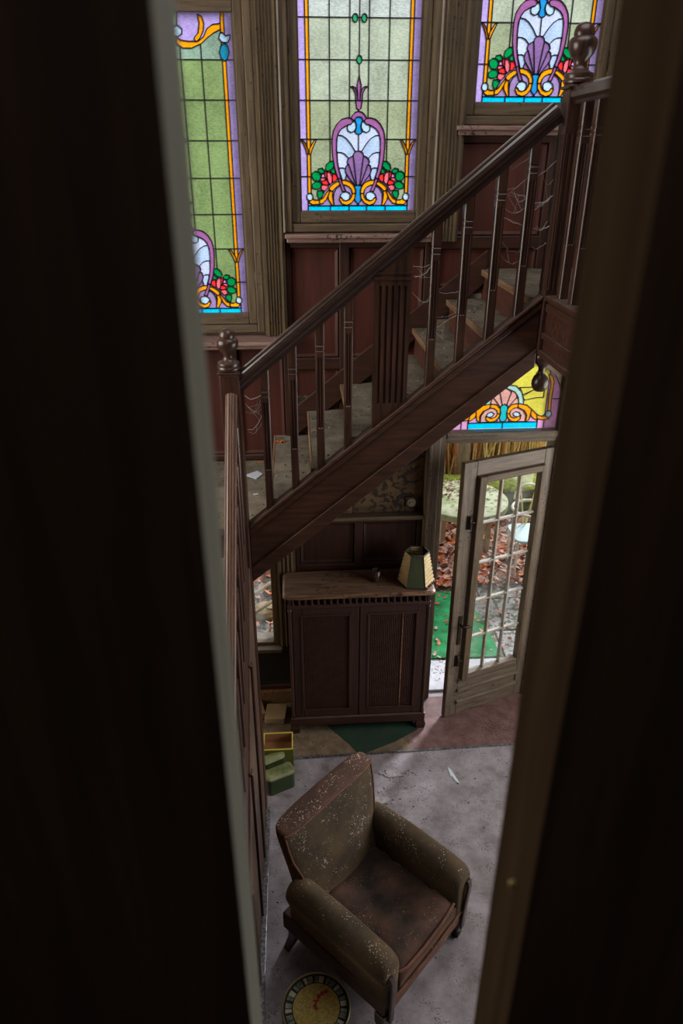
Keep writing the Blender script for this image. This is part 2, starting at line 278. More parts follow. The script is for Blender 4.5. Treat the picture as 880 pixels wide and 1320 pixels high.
GLASS=[('mauve', 'h', [(0.003, 0.078), (0.164, 0.084), (0.187, 0.058), (0.212, 0.044), (0.212, 0.028), (0.003, 0.029)]), ('ice', 'h', [(0.0, 0.408), (0.03, 0.42), (0.063, 0.416), (0.091, 0.402), (0.108, 0.38), (0.116, 0.346), (0.117, 0.3), (0.112, 0.241), (0.103, 0.202), (0.089, 0.163), (0.08, 0.146), (0.0, 0.146)]), ('ice2', 'h', [(0.018, 0.296), (0.041, 0.33), (0.064, 0.355), (0.087, 0.369), (0.112, 0.373), (0.117, 0.334), (0.117, 0.3), (0.112, 0.241), (0.103, 0.202), (0.089, 0.163), (0.08, 0.146), (0.0, 0.146), (0.0, 0.294)]), ('ice', 'h', [(0.055, 0.264), (0.075, 0.283), (0.094, 0.29), (0.115, 0.291), (0.112, 0.241), (0.103, 0.202), (0.089, 0.163), (0.08, 0.146), (0.044, 0.146)]), ('ice2', 'h', [(0.065, 0.209), (0.086, 0.216), (0.104, 0.215), (0.103, 0.202), (0.089, 0.163), (0.08, 0.146), (0.063, 0.146)]), ('shell', 'h', [(0.062, 0.186), (0.068, 0.168), (0.072, 0.152), (0.025, 0.126), (0.016, 0.129)]), ('shell', 'h', [(0.053, 0.236), (0.066, 0.224), (0.071, 0.202), (0.063, 0.184), (0.018, 0.129), (0.012, 0.13)]), ('shell', 'h', [(0.025, 0.276), (0.047, 0.266), (0.058, 0.254), (0.06, 0.241), (0.052, 0.232), (0.012, 0.13), (0.007, 0.131)]), ('shell', 'f', [(0.0, 0.298), (0.013, 0.295), (0.023, 0.288), (0.028, 0.275), (0.008, 0.131), (0.0, 0.131)]), ('azure', 'f', [(0.0, 0.131), (0.014, 0.13), (0.019, 0.122), (0.013, 0.107), (0.012, 0.091), (0.016, 0.076), (0.019, 0.062), (0.013, 0.049), (0.0, 0.037)]), ('mauve', 'h', [(0.03, 0.111), (0.049, 0.129), (0.088, 0.133), (0.117, 0.117), (0.132, 0.093), (0.135, 0.067), (0.132, 0.029), (0.085, 0.029), (0.045, 0.045), (0.026, 0.076)]), ('gold', 'h', [(0.013, 0.09), (0.015, 0.111), (0.026, 0.133), (0.044, 0.148), (0.068, 0.156), (0.09, 0.156), (0.089, 0.134), (0.068, 0.131), (0.049, 0.123), (0.036, 0.109), (0.032, 0.09)]), ('gold', 'h', [(0.013, 0.09), (0.017, 0.065), (0.036, 0.041), (0.063, 0.03), (0.09, 0.039), (0.103, 0.061), (0.098, 0.069), (0.089, 0.068), (0.082, 0.057), (0.065, 0.053), (0.045, 0.06), (0.035, 0.073), (0.032, 0.09)]), ('ball', 'h', [(0.043, 0.078), (0.047, 0.091), (0.062, 0.098), (0.079, 0.097), (0.093, 0.087), (0.1, 0.071), (0.089, 0.068), (0.082, 0.057), (0.065, 0.053), (0.048, 0.061)]), ('gold', 'h', [(0.138, 0.101), (0.156, 0.106), (0.165, 0.084), (0.162, 0.06), (0.149, 0.04), (0.144, 0.03), (0.132, 0.03), (0.137, 0.058), (0.14, 0.08)]), ('gold', 'h', [(0.098, 0.152), (0.116, 0.148), (0.139, 0.135), (0.155, 0.122), (0.159, 0.11), (0.143, 0.1), (0.127, 0.115), (0.11, 0.128), (0.098, 0.135)]), ('gold', 'h', [(0.159, 0.111), (0.176, 0.089), (0.193, 0.066), (0.211, 0.058), (0.211, 0.037), (0.193, 0.04), (0.172, 0.062), (0.154, 0.102)]), ('gold', 'h', [(0.211, 0.058), (0.234, 0.057), (0.251, 0.065), (0.265, 0.062), (0.268, 0.045), (0.252, 0.034), (0.211, 0.036)]), ('ball', 'h', [(0.281, 0.073), (0.279, 0.082), (0.272, 0.089), (0.264, 0.092), (0.255, 0.089), (0.249, 0.082), (0.247, 0.073), (0.249, 0.063), (0.255, 0.056), (0.264, 0.054), (0.272, 0.056), (0.279, 0.063)]), ('leaf', 'h', [(0.133, 0.249), (0.155, 0.247), (0.172, 0.232), (0.178, 0.211), (0.171, 0.2), (0.149, 0.207), (0.131, 0.224)]), ('leaf', 'h', [(0.182, 0.202), (0.196, 0.215), (0.216, 0.211), (0.221, 0.198), (0.202, 0.188), (0.185, 0.192)]), ('leaf', 'h', [(0.202, 0.181), (0.212, 0.196), (0.233, 0.2), (0.25, 0.189), (0.252, 0.172), (0.24, 0.154), (0.218, 0.152), (0.203, 0.161)]), ('leaf', 'h', [(0.197, 0.133), (0.208, 0.149), (0.233, 0.15), (0.25, 0.135), (0.252, 0.117), (0.229, 0.111), (0.209, 0.115)]), ('leaf', 'h', [(0.186, 0.093), (0.2, 0.106), (0.222, 0.104), (0.224, 0.084), (0.216, 0.064), (0.201, 0.069)]), ('leaf', 'h', [(0.127, 0.217), (0.136, 0.213), (0.149, 0.198), (0.137, 0.185), (0.123, 0.192)]), ('rose1', 'h', [(0.118, 0.183), (0.137, 0.189), (0.141, 0.168), (0.138, 0.144), (0.121, 0.152), (0.111, 0.166)]), ('rose2', 'h', [(0.141, 0.174), (0.151, 0.194), (0.169, 0.198), (0.17, 0.172), (0.163, 0.146), (0.151, 0.134), (0.14, 0.148)]), ('rose1', 'h', [(0.169, 0.197), (0.183, 0.198), (0.181, 0.176), (0.172, 0.159), (0.168, 0.168)]), ('rose3', 'h', [(0.183, 0.186), (0.195, 0.188), (0.202, 0.169), (0.179, 0.168)]), ('rose2', 'h', [(0.179, 0.168), (0.202, 0.169), (0.207, 0.157), (0.199, 0.149), (0.177, 0.158)]), ('rose1', 'h', [(0.167, 0.157), (0.177, 0.158), (0.199, 0.149), (0.195, 0.135), (0.17, 0.131), (0.159, 0.136)]), ('rose2', 'h', [(0.159, 0.131), (0.17, 0.131), (0.189, 0.135), (0.202, 0.126), (0.201, 0.108), (0.181, 0.102), (0.166, 0.117)]), ('plum', 'h', [(0.104, 0.163), (0.111, 0.168), (0.086, 0.1), (0.067, 0.102), (0.087, 0.144), (0.097, 0.176)]), ('plum', 'h', [(0.032, 0.443), (0.042, 0.451), (0.062, 0.453), (0.091, 0.445), (0.114, 0.425), (0.132, 0.396), (0.139, 0.367), (0.142, 0.334), (0.138, 0.267), (0.128, 0.215), (0.109, 0.161), (0.093, 0.168), (0.103, 0.198), (0.112, 0.241), (0.117, 0.3), (0.116, 0.355), (0.106, 0.384), (0.091, 0.402), (0.07, 0.414), (0.054, 0.421), (0.037, 0.423), (0.03, 0.433)]), ('plum', 'f', [(0.0, 0.483), (0.02, 0.477), (0.034, 0.463), (0.041, 0.45), (0.031, 0.443), (0.023, 0.435), (0.016, 0.449), (0.0, 0.457)]), ('azure', 'f', [(0.0, 0.457), (0.013, 0.455), (0.021, 0.445), (0.015, 0.429), (0.012, 0.416), (0.015, 0.4), (0.019, 0.388), (0.012, 0.379), (0.0, 0.376)]), ('ball', 'h', [(0.031, 0.433), (0.04, 0.423), (0.056, 0.42), (0.061, 0.406), (0.057, 0.392), (0.04, 0.384), (0.024, 0.39), (0.013, 0.408), (0.015, 0.428), (0.023, 0.438)]), ('gold', 'h', [(0.223, 0.351), (0.235, 0.348), (0.25, 0.326), (0.261, 0.307), (0.265, 0.283), (0.255, 0.283), (0.246, 0.307), (0.233, 0.332)]), ('gold', 'h', [(0.307, 0.351), (0.296, 0.348), (0.283, 0.334), (0.271, 0.307), (0.265, 0.283), (0.276, 0.283), (0.282, 0.305), (0.292, 0.328)]), ('plum', 'f', [(0.0, 0.642), (0.011, 0.601), (0.007, 0.557), (0.009, 0.517), (0.0, 0.517)]), ('plum', 'f', [(0.0, 0.532), (0.017, 0.532), (0.012, 0.497), (0.0, 0.487)]), ('plum', 'h', [(0.047, 0.593), (0.031, 0.586), (0.019, 0.562), (0.017, 0.529), (0.006, 0.532), (0.008, 0.562), (0.018, 0.588), (0.032, 0.595)]), ('bead', 'f', [(0.0, 0.73), (0.007, 0.728), (0.012, 0.721), (0.013, 0.712), (0.012, 0.703), (0.007, 0.696), (0.0, 0.694)]), ('bead', 'h', [(0.036, 0.888), (0.035, 0.897), (0.03, 0.904), (0.023, 0.906), (0.016, 0.904), (0.011, 0.897), (0.009, 0.888), (0.011, 0.879), (0.016, 0.873), (0.023, 0.87), (0.03, 0.873), (0.035, 0.879)]), ('lilac', 'h', [(0.048, 1.452), (0.26, 1.454), (0.254, 1.381), (0.221, 1.365), (0.19, 1.347), (0.157, 1.32), (0.106, 1.3), (0.063, 1.3), (0.035, 1.32)]), ('gold', 'h', [(0.256, 1.404), (0.218, 1.4), (0.189, 1.382), (0.17, 1.349), (0.145, 1.331), (0.097, 1.328), (0.057, 1.333), (0.035, 1.345), (0.032, 1.32), (0.063, 1.3), (0.106, 1.3), (0.157, 1.32), (0.189, 1.345), (0.221, 1.365), (0.256, 1.38)]), ('gold', 'h', [(0.146, 1.44), (0.167, 1.432), (0.176, 1.403), (0.17, 1.372), (0.149, 1.339), (0.13, 1.326), (0.122, 1.342), (0.145, 1.366), (0.153, 1.407)]), ('ball', 'h', [(0.024, 1.389), (0.049, 1.394), (0.066, 1.379), (0.064, 1.359), (0.044, 1.348), (0.02, 1.351)]), ('ball', 'h', [(0.252, 1.365), (0.264, 1.367), (0.278, 1.353), (0.299, 1.357), (0.299, 1.343), (0.285, 1.324), (0.258, 1.326), (0.244, 1.342)]), ('azure2', 'h', [(0.27, 1.323), (0.286, 1.311), (0.291, 1.285), (0.281, 1.256), (0.266, 1.246), (0.25, 1.256), (0.243, 1.285), (0.253, 1.311)])]
TRANSOM=[('yellow', 'h', [(0.0, 0.185), (0.084, 0.267), (0.178, 0.269), (0.182, 0.363), (0.264, 0.455), (0.0, 0.46)]), ('pink', 'h', [(0.0, 0.044), (0.0, 0.095), (0.216, 0.09), (0.222, 0.039)]), ('rosey', 'f', [(0.0, 0.265), (0.023, 0.252), (0.04, 0.236), (0.017, 0.156), (0.0, 0.156)]), ('rosey', 'h', [(0.039, 0.249), (0.068, 0.235), (0.075, 0.205), (0.023, 0.139), (0.015, 0.158)]), ('rosey', 'h', [(0.075, 0.205), (0.089, 0.187), (0.092, 0.162), (0.029, 0.131), (0.023, 0.139)]), ('aqua', 'h', [(0.0, 0.284), (0.027, 0.284), (0.063, 0.278), (0.103, 0.239), (0.121, 0.182), (0.12, 0.156), (0.092, 0.16), (0.083, 0.205), (0.06, 0.238), (0.03, 0.252), (0.0, 0.265)]), ('teal', 'f', [(0.0, 0.162), (0.022, 0.148), (0.026, 0.127), (0.019, 0.103), (0.025, 0.07), (0.016, 0.049), (0.0, 0.044)]), ('rosey', 'h', [(0.038, 0.045), (0.036, 0.127), (0.083, 0.138), (0.125, 0.117), (0.145, 0.084), (0.145, 0.042)]), ('gold', 'h', [(0.02, 0.099), (0.024, 0.131), (0.049, 0.158), (0.088, 0.164), (0.09, 0.138), (0.063, 0.133), (0.045, 0.119), (0.039, 0.098)]), ('gold', 'h', [(0.02, 0.099), (0.03, 0.07), (0.057, 0.046), (0.089, 0.043), (0.111, 0.06), (0.113, 0.084), (0.093, 0.076), (0.074, 0.067), (0.049, 0.077), (0.039, 0.098)]), ('ball', 'h', [(0.059, 0.098), (0.078, 0.111), (0.102, 0.103), (0.111, 0.084), (0.093, 0.076), (0.073, 0.079)]), ('gold', 'h', [(0.088, 0.164), (0.144, 0.153), (0.18, 0.124), (0.176, 0.091), (0.168, 0.054), (0.148, 0.042), (0.153, 0.084), (0.133, 0.117), (0.09, 0.138)]), ('gold', 'h', [(0.18, 0.124), (0.216, 0.09), (0.223, 0.053), (0.204, 0.058), (0.184, 0.074), (0.175, 0.095)]), ('gold', 'h', [(0.216, 0.09), (0.25, 0.075), (0.286, 0.079), (0.297, 0.057), (0.261, 0.052), (0.221, 0.061)]), ('gold', 'h', [(0.259, 0.346), (0.274, 0.346), (0.289, 0.334), (0.3, 0.298), (0.3, 0.251), (0.297, 0.187), (0.302, 0.109), (0.282, 0.11), (0.277, 0.219), (0.282, 0.267), (0.277, 0.307)]), ('ball', 'h', [(0.311, 0.089), (0.308, 0.1), (0.301, 0.108), (0.291, 0.111), (0.281, 0.108), (0.274, 0.1), (0.271, 0.089), (0.274, 0.078), (0.281, 0.07), (0.291, 0.067), (0.301, 0.07), (0.308, 0.078)])]
# ------------------------------------------------------------------ leaded glass
def leaded(parent, cx, y, z0, prims, lead_w=.0042):
    """prims: list of (colour, polygon in local x,z); the plane is partitioned so every piece is a pane of its own."""
    vs = []; fs = []; edges = []
    for c, poly in prims:
        if sum(a[0] * b_[1] - b_[0] * a[1] for a, b_ in zip(poly, poly[1:] + poly[:1])) < 0: poly = poly[::-1]
        o = len(vs); vs += [Vector(p) for p in poly]; fs.append(list(range(o, o + len(poly))))
    ov, oe, of, _, _, orig = geometry.delaunay_2d_cdt(vs, edges, fs, 1, 1e-4)
    tri = []
    for f, og in zip(of, orig):
        if og: tri.append((f, max(og)))
    # merge triangles of one primitive that are edge-connected
    emap = {}
    for i, (f, g) in enumerate(tri):
        for a, b in zip(f, f[1:] + f[:1]): emap.setdefault((min(a, b), max(a, b)), []).append(i)
    comp = list(range(len(tri)))
    def find(i):
        while comp[i] != i: comp[i] = comp[comp[i]]; i = comp[i]
        return i
    for e, l in emap.items():
        if len(l) == 2 and tri[l[0]][1] == tri[l[1]][1]: comp[find(l[0])] = find(l[1])
    groups = {}
    for i in range(len(tri)): groups.setdefault(find(i), []).append(i)
    for g, ids in groups.items():
        col = prims[tri[ids[0]][1]][0]
        area_ = sum(abs(geometry.area_tri(*[Vector((ov[k].x, ov[k].y, 0)) for k in tri[i][0]])) for i in ids)
        if area_ < 1.2e-5: continue
        b = MB(); mp = {}; fv = []; bv = []
        for i in ids:
            for k in tri[i][0]:
                if k not in mp: mp[k] = len(mp); fv.append((cx + ov[k].x, y, z0 + ov[k].y)); bv.append((cx + ov[k].x, y + .004, z0 + ov[k].y))
        n = len(mp); b.add(fv + bv, [])
        for i in ids:
            f = [mp[k] for k in tri[i][0]]; b.f.append(tuple(f)); b.m.append(0); b.f.append(tuple(n + k for k in f[::-1])); b.m.append(1)
        cnt = {}
        for i in ids:
            f = tri[i][0]
            for a, c in zip(f, f[1:] + f[:1]):
                cnt.setdefault((min(a, c), max(a, c)), []).append((a, c))
        for k, l in cnt.items():
            if len(l) == 1: a, c = mp[l[0][0]], mp[l[0][1]]; b.f.append((a, c, n + c, n + a)); b.m.append(1)
        b.build('glass_piece', ['g_' + col, 'g_back'], parent)
    lead = MB()
    for e, l in emap.items():
        if len(l) == 1 or find(l[0]) != find(l[1]):
            if len(l) == 1: continue
            a = Vector((ov[e[0]].x, ov[e[0]].y)); c = Vector((ov[e[1]].x, ov[e[1]].y)); d = c - a
            if d.length < 1e-5: continue
            nrm = Vector((-d.y, d.x)).normalized() * lead_w / 2; d = d.normalized() * lead_w * .3
            q = [a - d + nrm, c + d + nrm, c + d - nrm, a - d - nrm]
            lead.prism([(cx + p.x, 0, z0 + p.y) for p in q], (0, y - .003, 0), (0, y + .006, 0))
    return lead.build('lead_came', 'lead', parent)
M['lead'] = mat('lead', rgb(20, 14, 26), rgb(34, 26, 42), 20, (1, 1, 1), .5, 0)
def mirror(P): return [(-x, z) for x, z in P][::-1]
def expand(L):
    o = []
    for c, mode, p in L:
        if mode == 'h': o.append((c, p)); o.append((c, mirror(p)))
        else: o.append((c, p + mirror(p)[1:-1]))
    return o
ROWS = [0, .1734, .3529, .5314, .711, .89, 1.0755, 1.2516, 1.452]
def window_prims(hue, low=0, top=99):
    P = []
    H_ = 1.452; xs = [0, .049, .152, .2557]
    for s in (-1, 1):
        for j in range(1, len(ROWS) - 1):
            z0 = ROWS[j] if j > 1 else .0286
            for i in range(3):
                a, b_ = xs[i], xs[i + 1]
                k = hue[j]
                P.append((k, [(s * a, z0), (s * b_, z0), (s * b_, ROWS[j + 1]), (s * a, ROWS[j + 1])]))
        for j in range(len(ROWS) - 1):
            P.append(('lilac', [(s * .2735, ROWS[j]), (s * .32, ROWS[j]), (s * .32, ROWS[j + 1]), (s * .2735, ROWS[j + 1])]))
            if j: P.append(('gold', [(s * .2557, ROWS[j]), (s * .2740, ROWS[j]), (s * .2740, ROWS[j + 1]), (s * .2557, ROWS[j + 1])]))
        P.append(('gold', [(s * .2557, .055), (s * .2740, .055), (s * .2740, ROWS[1]), (s * .2557, ROWS[1])]))
        P.append(('mauve', [(s * .2557, .0286), (s * .2740, .0286), (s * .2740, .055), (s * .2557, .055)]))
        P.append(('blue', [(s * .0485, 0), (s * .1516, 0), (s * .1516, .0286), (s * .0485, .0286)]))
        P.append(('blue', [(s * .1516, 0), (s * .2735, 0), (s * .2735, .0286), (s * .1516, .0286)]))
        P.append((hue[0], [(s * .21, .0286), (s * .2557, .0286), (s * .2557, ROWS[1]), (s * .17, ROWS[1])]))
        P.append(('mauve', [(0, .0286), (s * .21, .0286), (s * .17, ROWS[1]), (0, ROWS[1])]))
    P.append(('blue', [(-.0485, 0), (.0485, 0), (.0485, .0286), (-.0485, .0286)]))
    return P + expand(GLASS)
TZ = .0398
def transom_prims():
    out = [(0, .47), (.12, .455), (.22, .41), (.30, .345), (.335, .28), (.345, .24), (.345, 0)]
    P = [('yellow', out + [(-x, z) for x, z in out[::-1][:-1]])]
    for s in (-1, 1):
        for a, b_ in (((.345, 0), (.345, .19)), ((.345, .19), (.345, .47))):
            P.append(('pink', [(s * .268, a[1]), (s * .345, a[1]), (s * .345, b_[1] if b_[1] < .3 else .24), (s * .335, b_[1] if b_[1] < .3 else .28), (s * .30, b_[1] if b_[1] < .3 else .345), (s * .268, b_[1] if b_[1] < .3 else .375)] if b_[1] > .3 else [(s * .268, a[1]), (s * .345, a[1]), (s * .345, b_[1]), (s * .268, b_[1])]))
        P.append(('pink', [(s * .2252, 0), (s * .268, 0), (s * .268, .09), (s * .2252, .06)]))
        P.append(('yellow', [(s * .11, .21), (s * .175, .25), (s * .245, .27), (s * .245, .2), (s * .2, .2), (s * .125, .185)]))
        P.append(('yellow', [(s * .088, .265), (s * .17, .364), (s * .245, .30), (s * .245, .27), (s * .175, .25), (s * .11, .22)]))
        P.append(('yellow', [(s * .0, .30), (s * .088, .265), (s * .17, .364), (s * .0, .44)]))
        P.append(('blue', [(0, 0), (s * .2252, 0), (s * .2252, TZ), (0, TZ)]))
    return P + expand(TRANSOM)
M['lit_edge_pale'] = mat('lit_edge_pale', rgb(128, 116, 104), rgb(168, 158, 146), 9, (5, 5, .4), .45, .1)  # pale tone painting the light caught on the casing edges
# ------------------------------------------------------------------ room shell
WY = 4.26
def wall_with_holes(name, x0, x1, y0, y1, z0, z1, holes, m, axis='x', label=None):
    b = MB(); xs = sorted({x0, x1} | {h for q in holes for h in q[:2]}); zs = sorted({z0, z1} | {h for q in holes for h in q[2:]})
    for i in range(len(xs) - 1):
        for j in range(len(zs) - 1):
            cx, cz = (xs[i] + xs[i + 1]) / 2, (zs[j] + zs[j + 1]) / 2
            if any(h[0] < cx < h[1] and h[2] < cz < h[3] for h in holes): continue
            if axis == 'x': b.box(xs[i], xs[i + 1], y0, y1, zs[j], zs[j + 1])
            elif axis == 'y': b.box(y0, y1, xs[i], xs[i + 1], zs[j], zs[j + 1])
            else: b.box(xs[i], xs[i + 1], zs[j], zs[j + 1], y0, y1)
    o = b.build(name, m); o['kind'] = 'structure'; o['label'] = label; return o
def struct(o, label): o['kind'] = 'structure'; o['label'] = label; return o
wall_with_holes('wall_back', -2.2, 3.2, WY, 4.36, 0, 5.7,
                [(-.95, -.22, 2.86, 4.4), (0, .73, 3.40, 4.94), (.92, 1.65, 3.92, 5.46), (.93, 1.68, 0, 2.72), (-.80, -.19, .55, 1.95)], 'plaster', label='tall window wall of the stair hall with stained glass')
struct(MB().box(-2.2, 3.2, -1.2, 4.5, -.12, 0).build('floor', 'floor'), 'worn grey stained hall floor with grit and scuffs')
wall_with_holes('ceiling', -2.2, 3.2, 5.7, 5.85, -1.2, 4.5, [(-.2, 2.0, 1.4, 3.2)], 'plaster', axis='z', label='hall ceiling out of the picture above')  # unseen roof opening, added to let fill light in
wall_with_holes('wall_right', -1.2, 4.5, 3.2, 3.4, 0, 5.7, [(1.2, 3.8, 1.0, 3.0)], 'plaster', axis='y', label='side wall of the hall out of the picture to the right')  # unseen opening added for the fill from the right
wall_with_holes('wall_left', -1.2, 4.5, -2.4, -2.2, 0, 5.7, [(1.8, 3.4, 2.6, 4.4), (3.45, 4.05, .5, 1.4)], 'plaster', axis='y', label='side wall of the hall out of the picture to the left')  # two unseen openings added for the fill from the left
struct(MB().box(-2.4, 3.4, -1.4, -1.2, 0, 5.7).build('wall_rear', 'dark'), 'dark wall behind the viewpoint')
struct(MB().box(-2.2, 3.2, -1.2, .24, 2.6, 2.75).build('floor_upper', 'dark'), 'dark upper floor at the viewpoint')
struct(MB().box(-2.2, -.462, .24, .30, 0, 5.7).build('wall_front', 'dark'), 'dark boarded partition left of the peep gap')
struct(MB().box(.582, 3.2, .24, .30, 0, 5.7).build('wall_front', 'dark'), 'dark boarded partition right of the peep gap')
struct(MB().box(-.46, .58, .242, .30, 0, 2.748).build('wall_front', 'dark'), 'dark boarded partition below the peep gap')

def plank(label, x0, x1, edge_x, em):
    b = MB(); b.box(x0, x1, .24, .293, 2.75, 5.7)
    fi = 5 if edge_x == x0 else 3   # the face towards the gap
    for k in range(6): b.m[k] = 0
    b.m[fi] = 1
    o = b.build('wooden_plank', ['plank', em]); tagit(o, label, 'plank'); return o
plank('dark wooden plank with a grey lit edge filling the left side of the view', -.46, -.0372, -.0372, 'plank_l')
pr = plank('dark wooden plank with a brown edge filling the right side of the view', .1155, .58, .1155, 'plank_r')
MB().tube([(.1156, .262, 3.33), (.1125, .262, 3.33)], [.0022, .0016], 8).build('screw_head', 'brass', pr, label='small pale screw head')

# ------------------------------------------------------------------ windows
LC, LS = .41, .365
def make_window(n, cx, zb, hue, label):
    H_ = 1.452
    w = thing('window_%d' % n, (cx, WY, zb), label, kind='structure')
    for s, nm in ((-1, 'sash_stile'), (1, 'sash_stile')):
        a, b_ = sorted((cx + s * .318, cx + s * LS)); MB().box(a, b_, 4.225, 4.275, zb - .06, zb + H_ + .06).build(nm, 'tan', w, bevel=.006)
        a, b_ = sorted((cx + s * LS, cx + s * LC)); MB().box(a, b_, 4.195, 4.27, zb - .105, zb + H_ + .11).build('casing', 'tan', w, bevel=.007)
    MB().box(cx - .318, cx + .318, 4.225, 4.275, zb - .06, zb + .002).build('sash_rail', 'tan_x', w, bevel=.006)
    MB().box(cx - .318, cx + .318, 4.225, 4.275, zb + H_ - .002, zb + H_ + .06).build('sash_rail', 'tan_x', w, bevel=.006)
    MB().box(cx - LS, cx + LS, 4.205, 4.27, zb - .105, zb - .062).build('casing', 'tan_x', w, bevel=.006)
    MB().box(cx - LS, cx + LS, 4.205, 4.27, zb + H_ + .062, zb + H_ + .11).build('casing', 'tan_x', w, bevel=.006)
    # glazing bead and old hinges
    b = MB()
    for s in (-1, 1):
        a, c = sorted((cx + s * .309, cx + s * .322)); b.box(a, c, 4.245, 4.262, zb, zb + H_)
    b.box(cx - .31, cx + .31, 4.245, 4.262, zb - .006, zb + .004)
    b.build('glazing_bead', 'tan', w)
    for s in (-1, 1):
        for z in (zb + .14, zb + .72, zb + 1.25):
            MB().tube([(cx + s * LS, 4.218, z), (cx + s * LS, 4.218, z + .02), (cx + s * LS, 4.218, z + .075), (cx + s * LS, 4.218, z + .095)], [.003, .007, .007, .003], 8).build('hinge', 'iron', w)
    if n == 2:
        for ex in (cx - LC - .004, cx + LC - .008): MB().box(ex, ex + .010, 4.178, 4.20, zb - .105, zb + H_ + .11).build('lit_edge_strip', 'lit_edge_pale', w, bevel=.003, label='added pale strip standing for the lit edge of the window casing')  # strips added to paint the bright lit edges of the casing
    leaded(w, cx, 4.25, zb, window_prims(hue))
    return w
L1 = ['green', 'green', 'green', 'green', 'green', 'green', 'green', 'teal_green', 'teal_green']; 
make_window(1, -.585, 2.90, L1, 'stained glass window on the left with green panes and a rose')
make_window(2, .363, 3.445, ['sage', 'sage', 'sage', 'pale', 'pale', 'clear', 'clear', 'clear'], 'middle stained glass window with a lilac border, urn and roses')
make_window(3, 1.285, 3.968, ['sage', 'sage', 'pale', 'clear', 'clear', 'clear', 'clear', 'clear'], 'stained glass window at upper right behind the newel finial')
def sill(x0, x1, z, y0, n):
    o = MB(); o.box(x0, x1, y0, WY, z - .022, z); o.box(x0 + .01, x1 - .01, y0 + .02, WY, z - .045, z - .022)
    struct(o.build('trim_%d' % n, 'sill', bevel=.006), 'dusty projecting sill ledge under a stained glass window')
sill(-1.1, -.045, 2.775, 4.04, 1); sill(-.045, .79, 3.335, 4.13, 2); sill(.87, 2.0, 3.86, 4.15, 3)

def pilaster(n, x0, x1, z0, z1, label, mm='tan', y=4.175, reeds=5):
    w = x1 - x0; pts = [(x0, WY), (x0, y + .012), (x0 + .012, y + .012), (x0 + .014, y)]
    k = reeds; a = x0 + .024; b_ = x1 - .024; st = (b_ - a) / k
    for i in range(k):
        pts += [(a + st * i, y), (a + st * (i + .2), y + .009), (a + st * (i + .75), y + .009), (a + st * (i + .95), y)]
    pts += [(x1 - .014, y), (x1 - .012, y + .012), (x1, y + .012), (x1, WY)]
    b = MB(); n_ = len(pts)
    lo = [(p[0], p[1], z0) for p in pts]; hi = [(p[0], p[1], z1) for p in pts]
    b.loft([lo, hi]); return struct(b.build('trim_%d' % n, mm), label)
pilaster(4, -.175, -.047, 2.777, 5.7, 'reeded tan pilaster between the left and middle stained glass windows')
pilaster(5, .773, .915, 3.29, 5.7, 'reeded tan pilaster between the middle and right stained glass windows')
pilaster(6, 1.695, 1.83, 3.86, 5.7, 'reeded tan pilaster right of the upper right stained glass window')

# panelling on the window wall: every board, stile and panel its own part
def panelling(n, label, x0, x1, z0, z1, stiles, rails, mp='panel_red', mf='mahogany', y=4.215):
    w = thing('trim_%d' % n, (x0, WY, z0), label, kind='structure')
    zs = [z0] + rails + [z1]; xs = [x0] + stiles + [x1]
    for i in range(len(xs) - 1):
        for j in range(len(zs) - 1):
            a, c, d, e = xs[i] + .025, xs[i + 1] - .025, zs[j] + .03, zs[j + 1] - .03
            if c - a < .02 or e - d < .02: continue
            b = MB(); b.box(a, c, y + .028, WY, d, e)
            ins = .028
            b.loft([[(a + q, yy, d + q), (c - q, yy, d + q), (c - q, yy, e - q), (a + q, yy, e - q)] for q, yy in ((.0, y + .028), (.012, y + .018), (ins, y + .024))])
            b.build('panel', mp, w)
    for x in xs: MB().box(max(x - .028, x0), min(x + .028, x1), y, WY, z0, z1).build('stile', mf, w, bevel=.004)
    for z in zs: MB().box(x0 + .027, x1 - .027, y + .001, WY, max(z - .033, z0), min(z + .033, z1)).build('rail', mf + '_x', w, bevel=.004)
    return w
panelling(7, 'dark red panelling under the middle stained glass window', -.045, .773, 1.99, 3.29, [.285, .55], [2.6])
panelling(8, 'dark red panelling under the upper right window behind the balusters', .80, 2.2, 3.0, 3.815, [1.42], [3.28])
panelling(9, 'dark red panelling under the left stained glass window', -1.4, -.05, 1.99, 2.73, [-.75, -.38], [])
panelling(10, 'mahogany wainscot behind the cabinet top', -.045, .81, 0, 1.55, [.385], [1.17], mp='mahogany')
struct(MB().box(-.05, .815, 4.17, WY, 1.552, 1.58).build('trim_11', 'tan_x', bevel=.006), 'wainscot cap rail above the cabinet')
w12 = thing('trim_12', (.3, WY, 1.58), 'torn brown patterned wall covering above the wainscot', kind='structure')
MB().box(-.045, .345, 4.235, WY, 1.582, 2.4).build('wall_covering', 'paper', w12); MB().box(.35, .81, 4.238, WY, 1.582, 2.4).build('wall_covering', 'paper', w12)
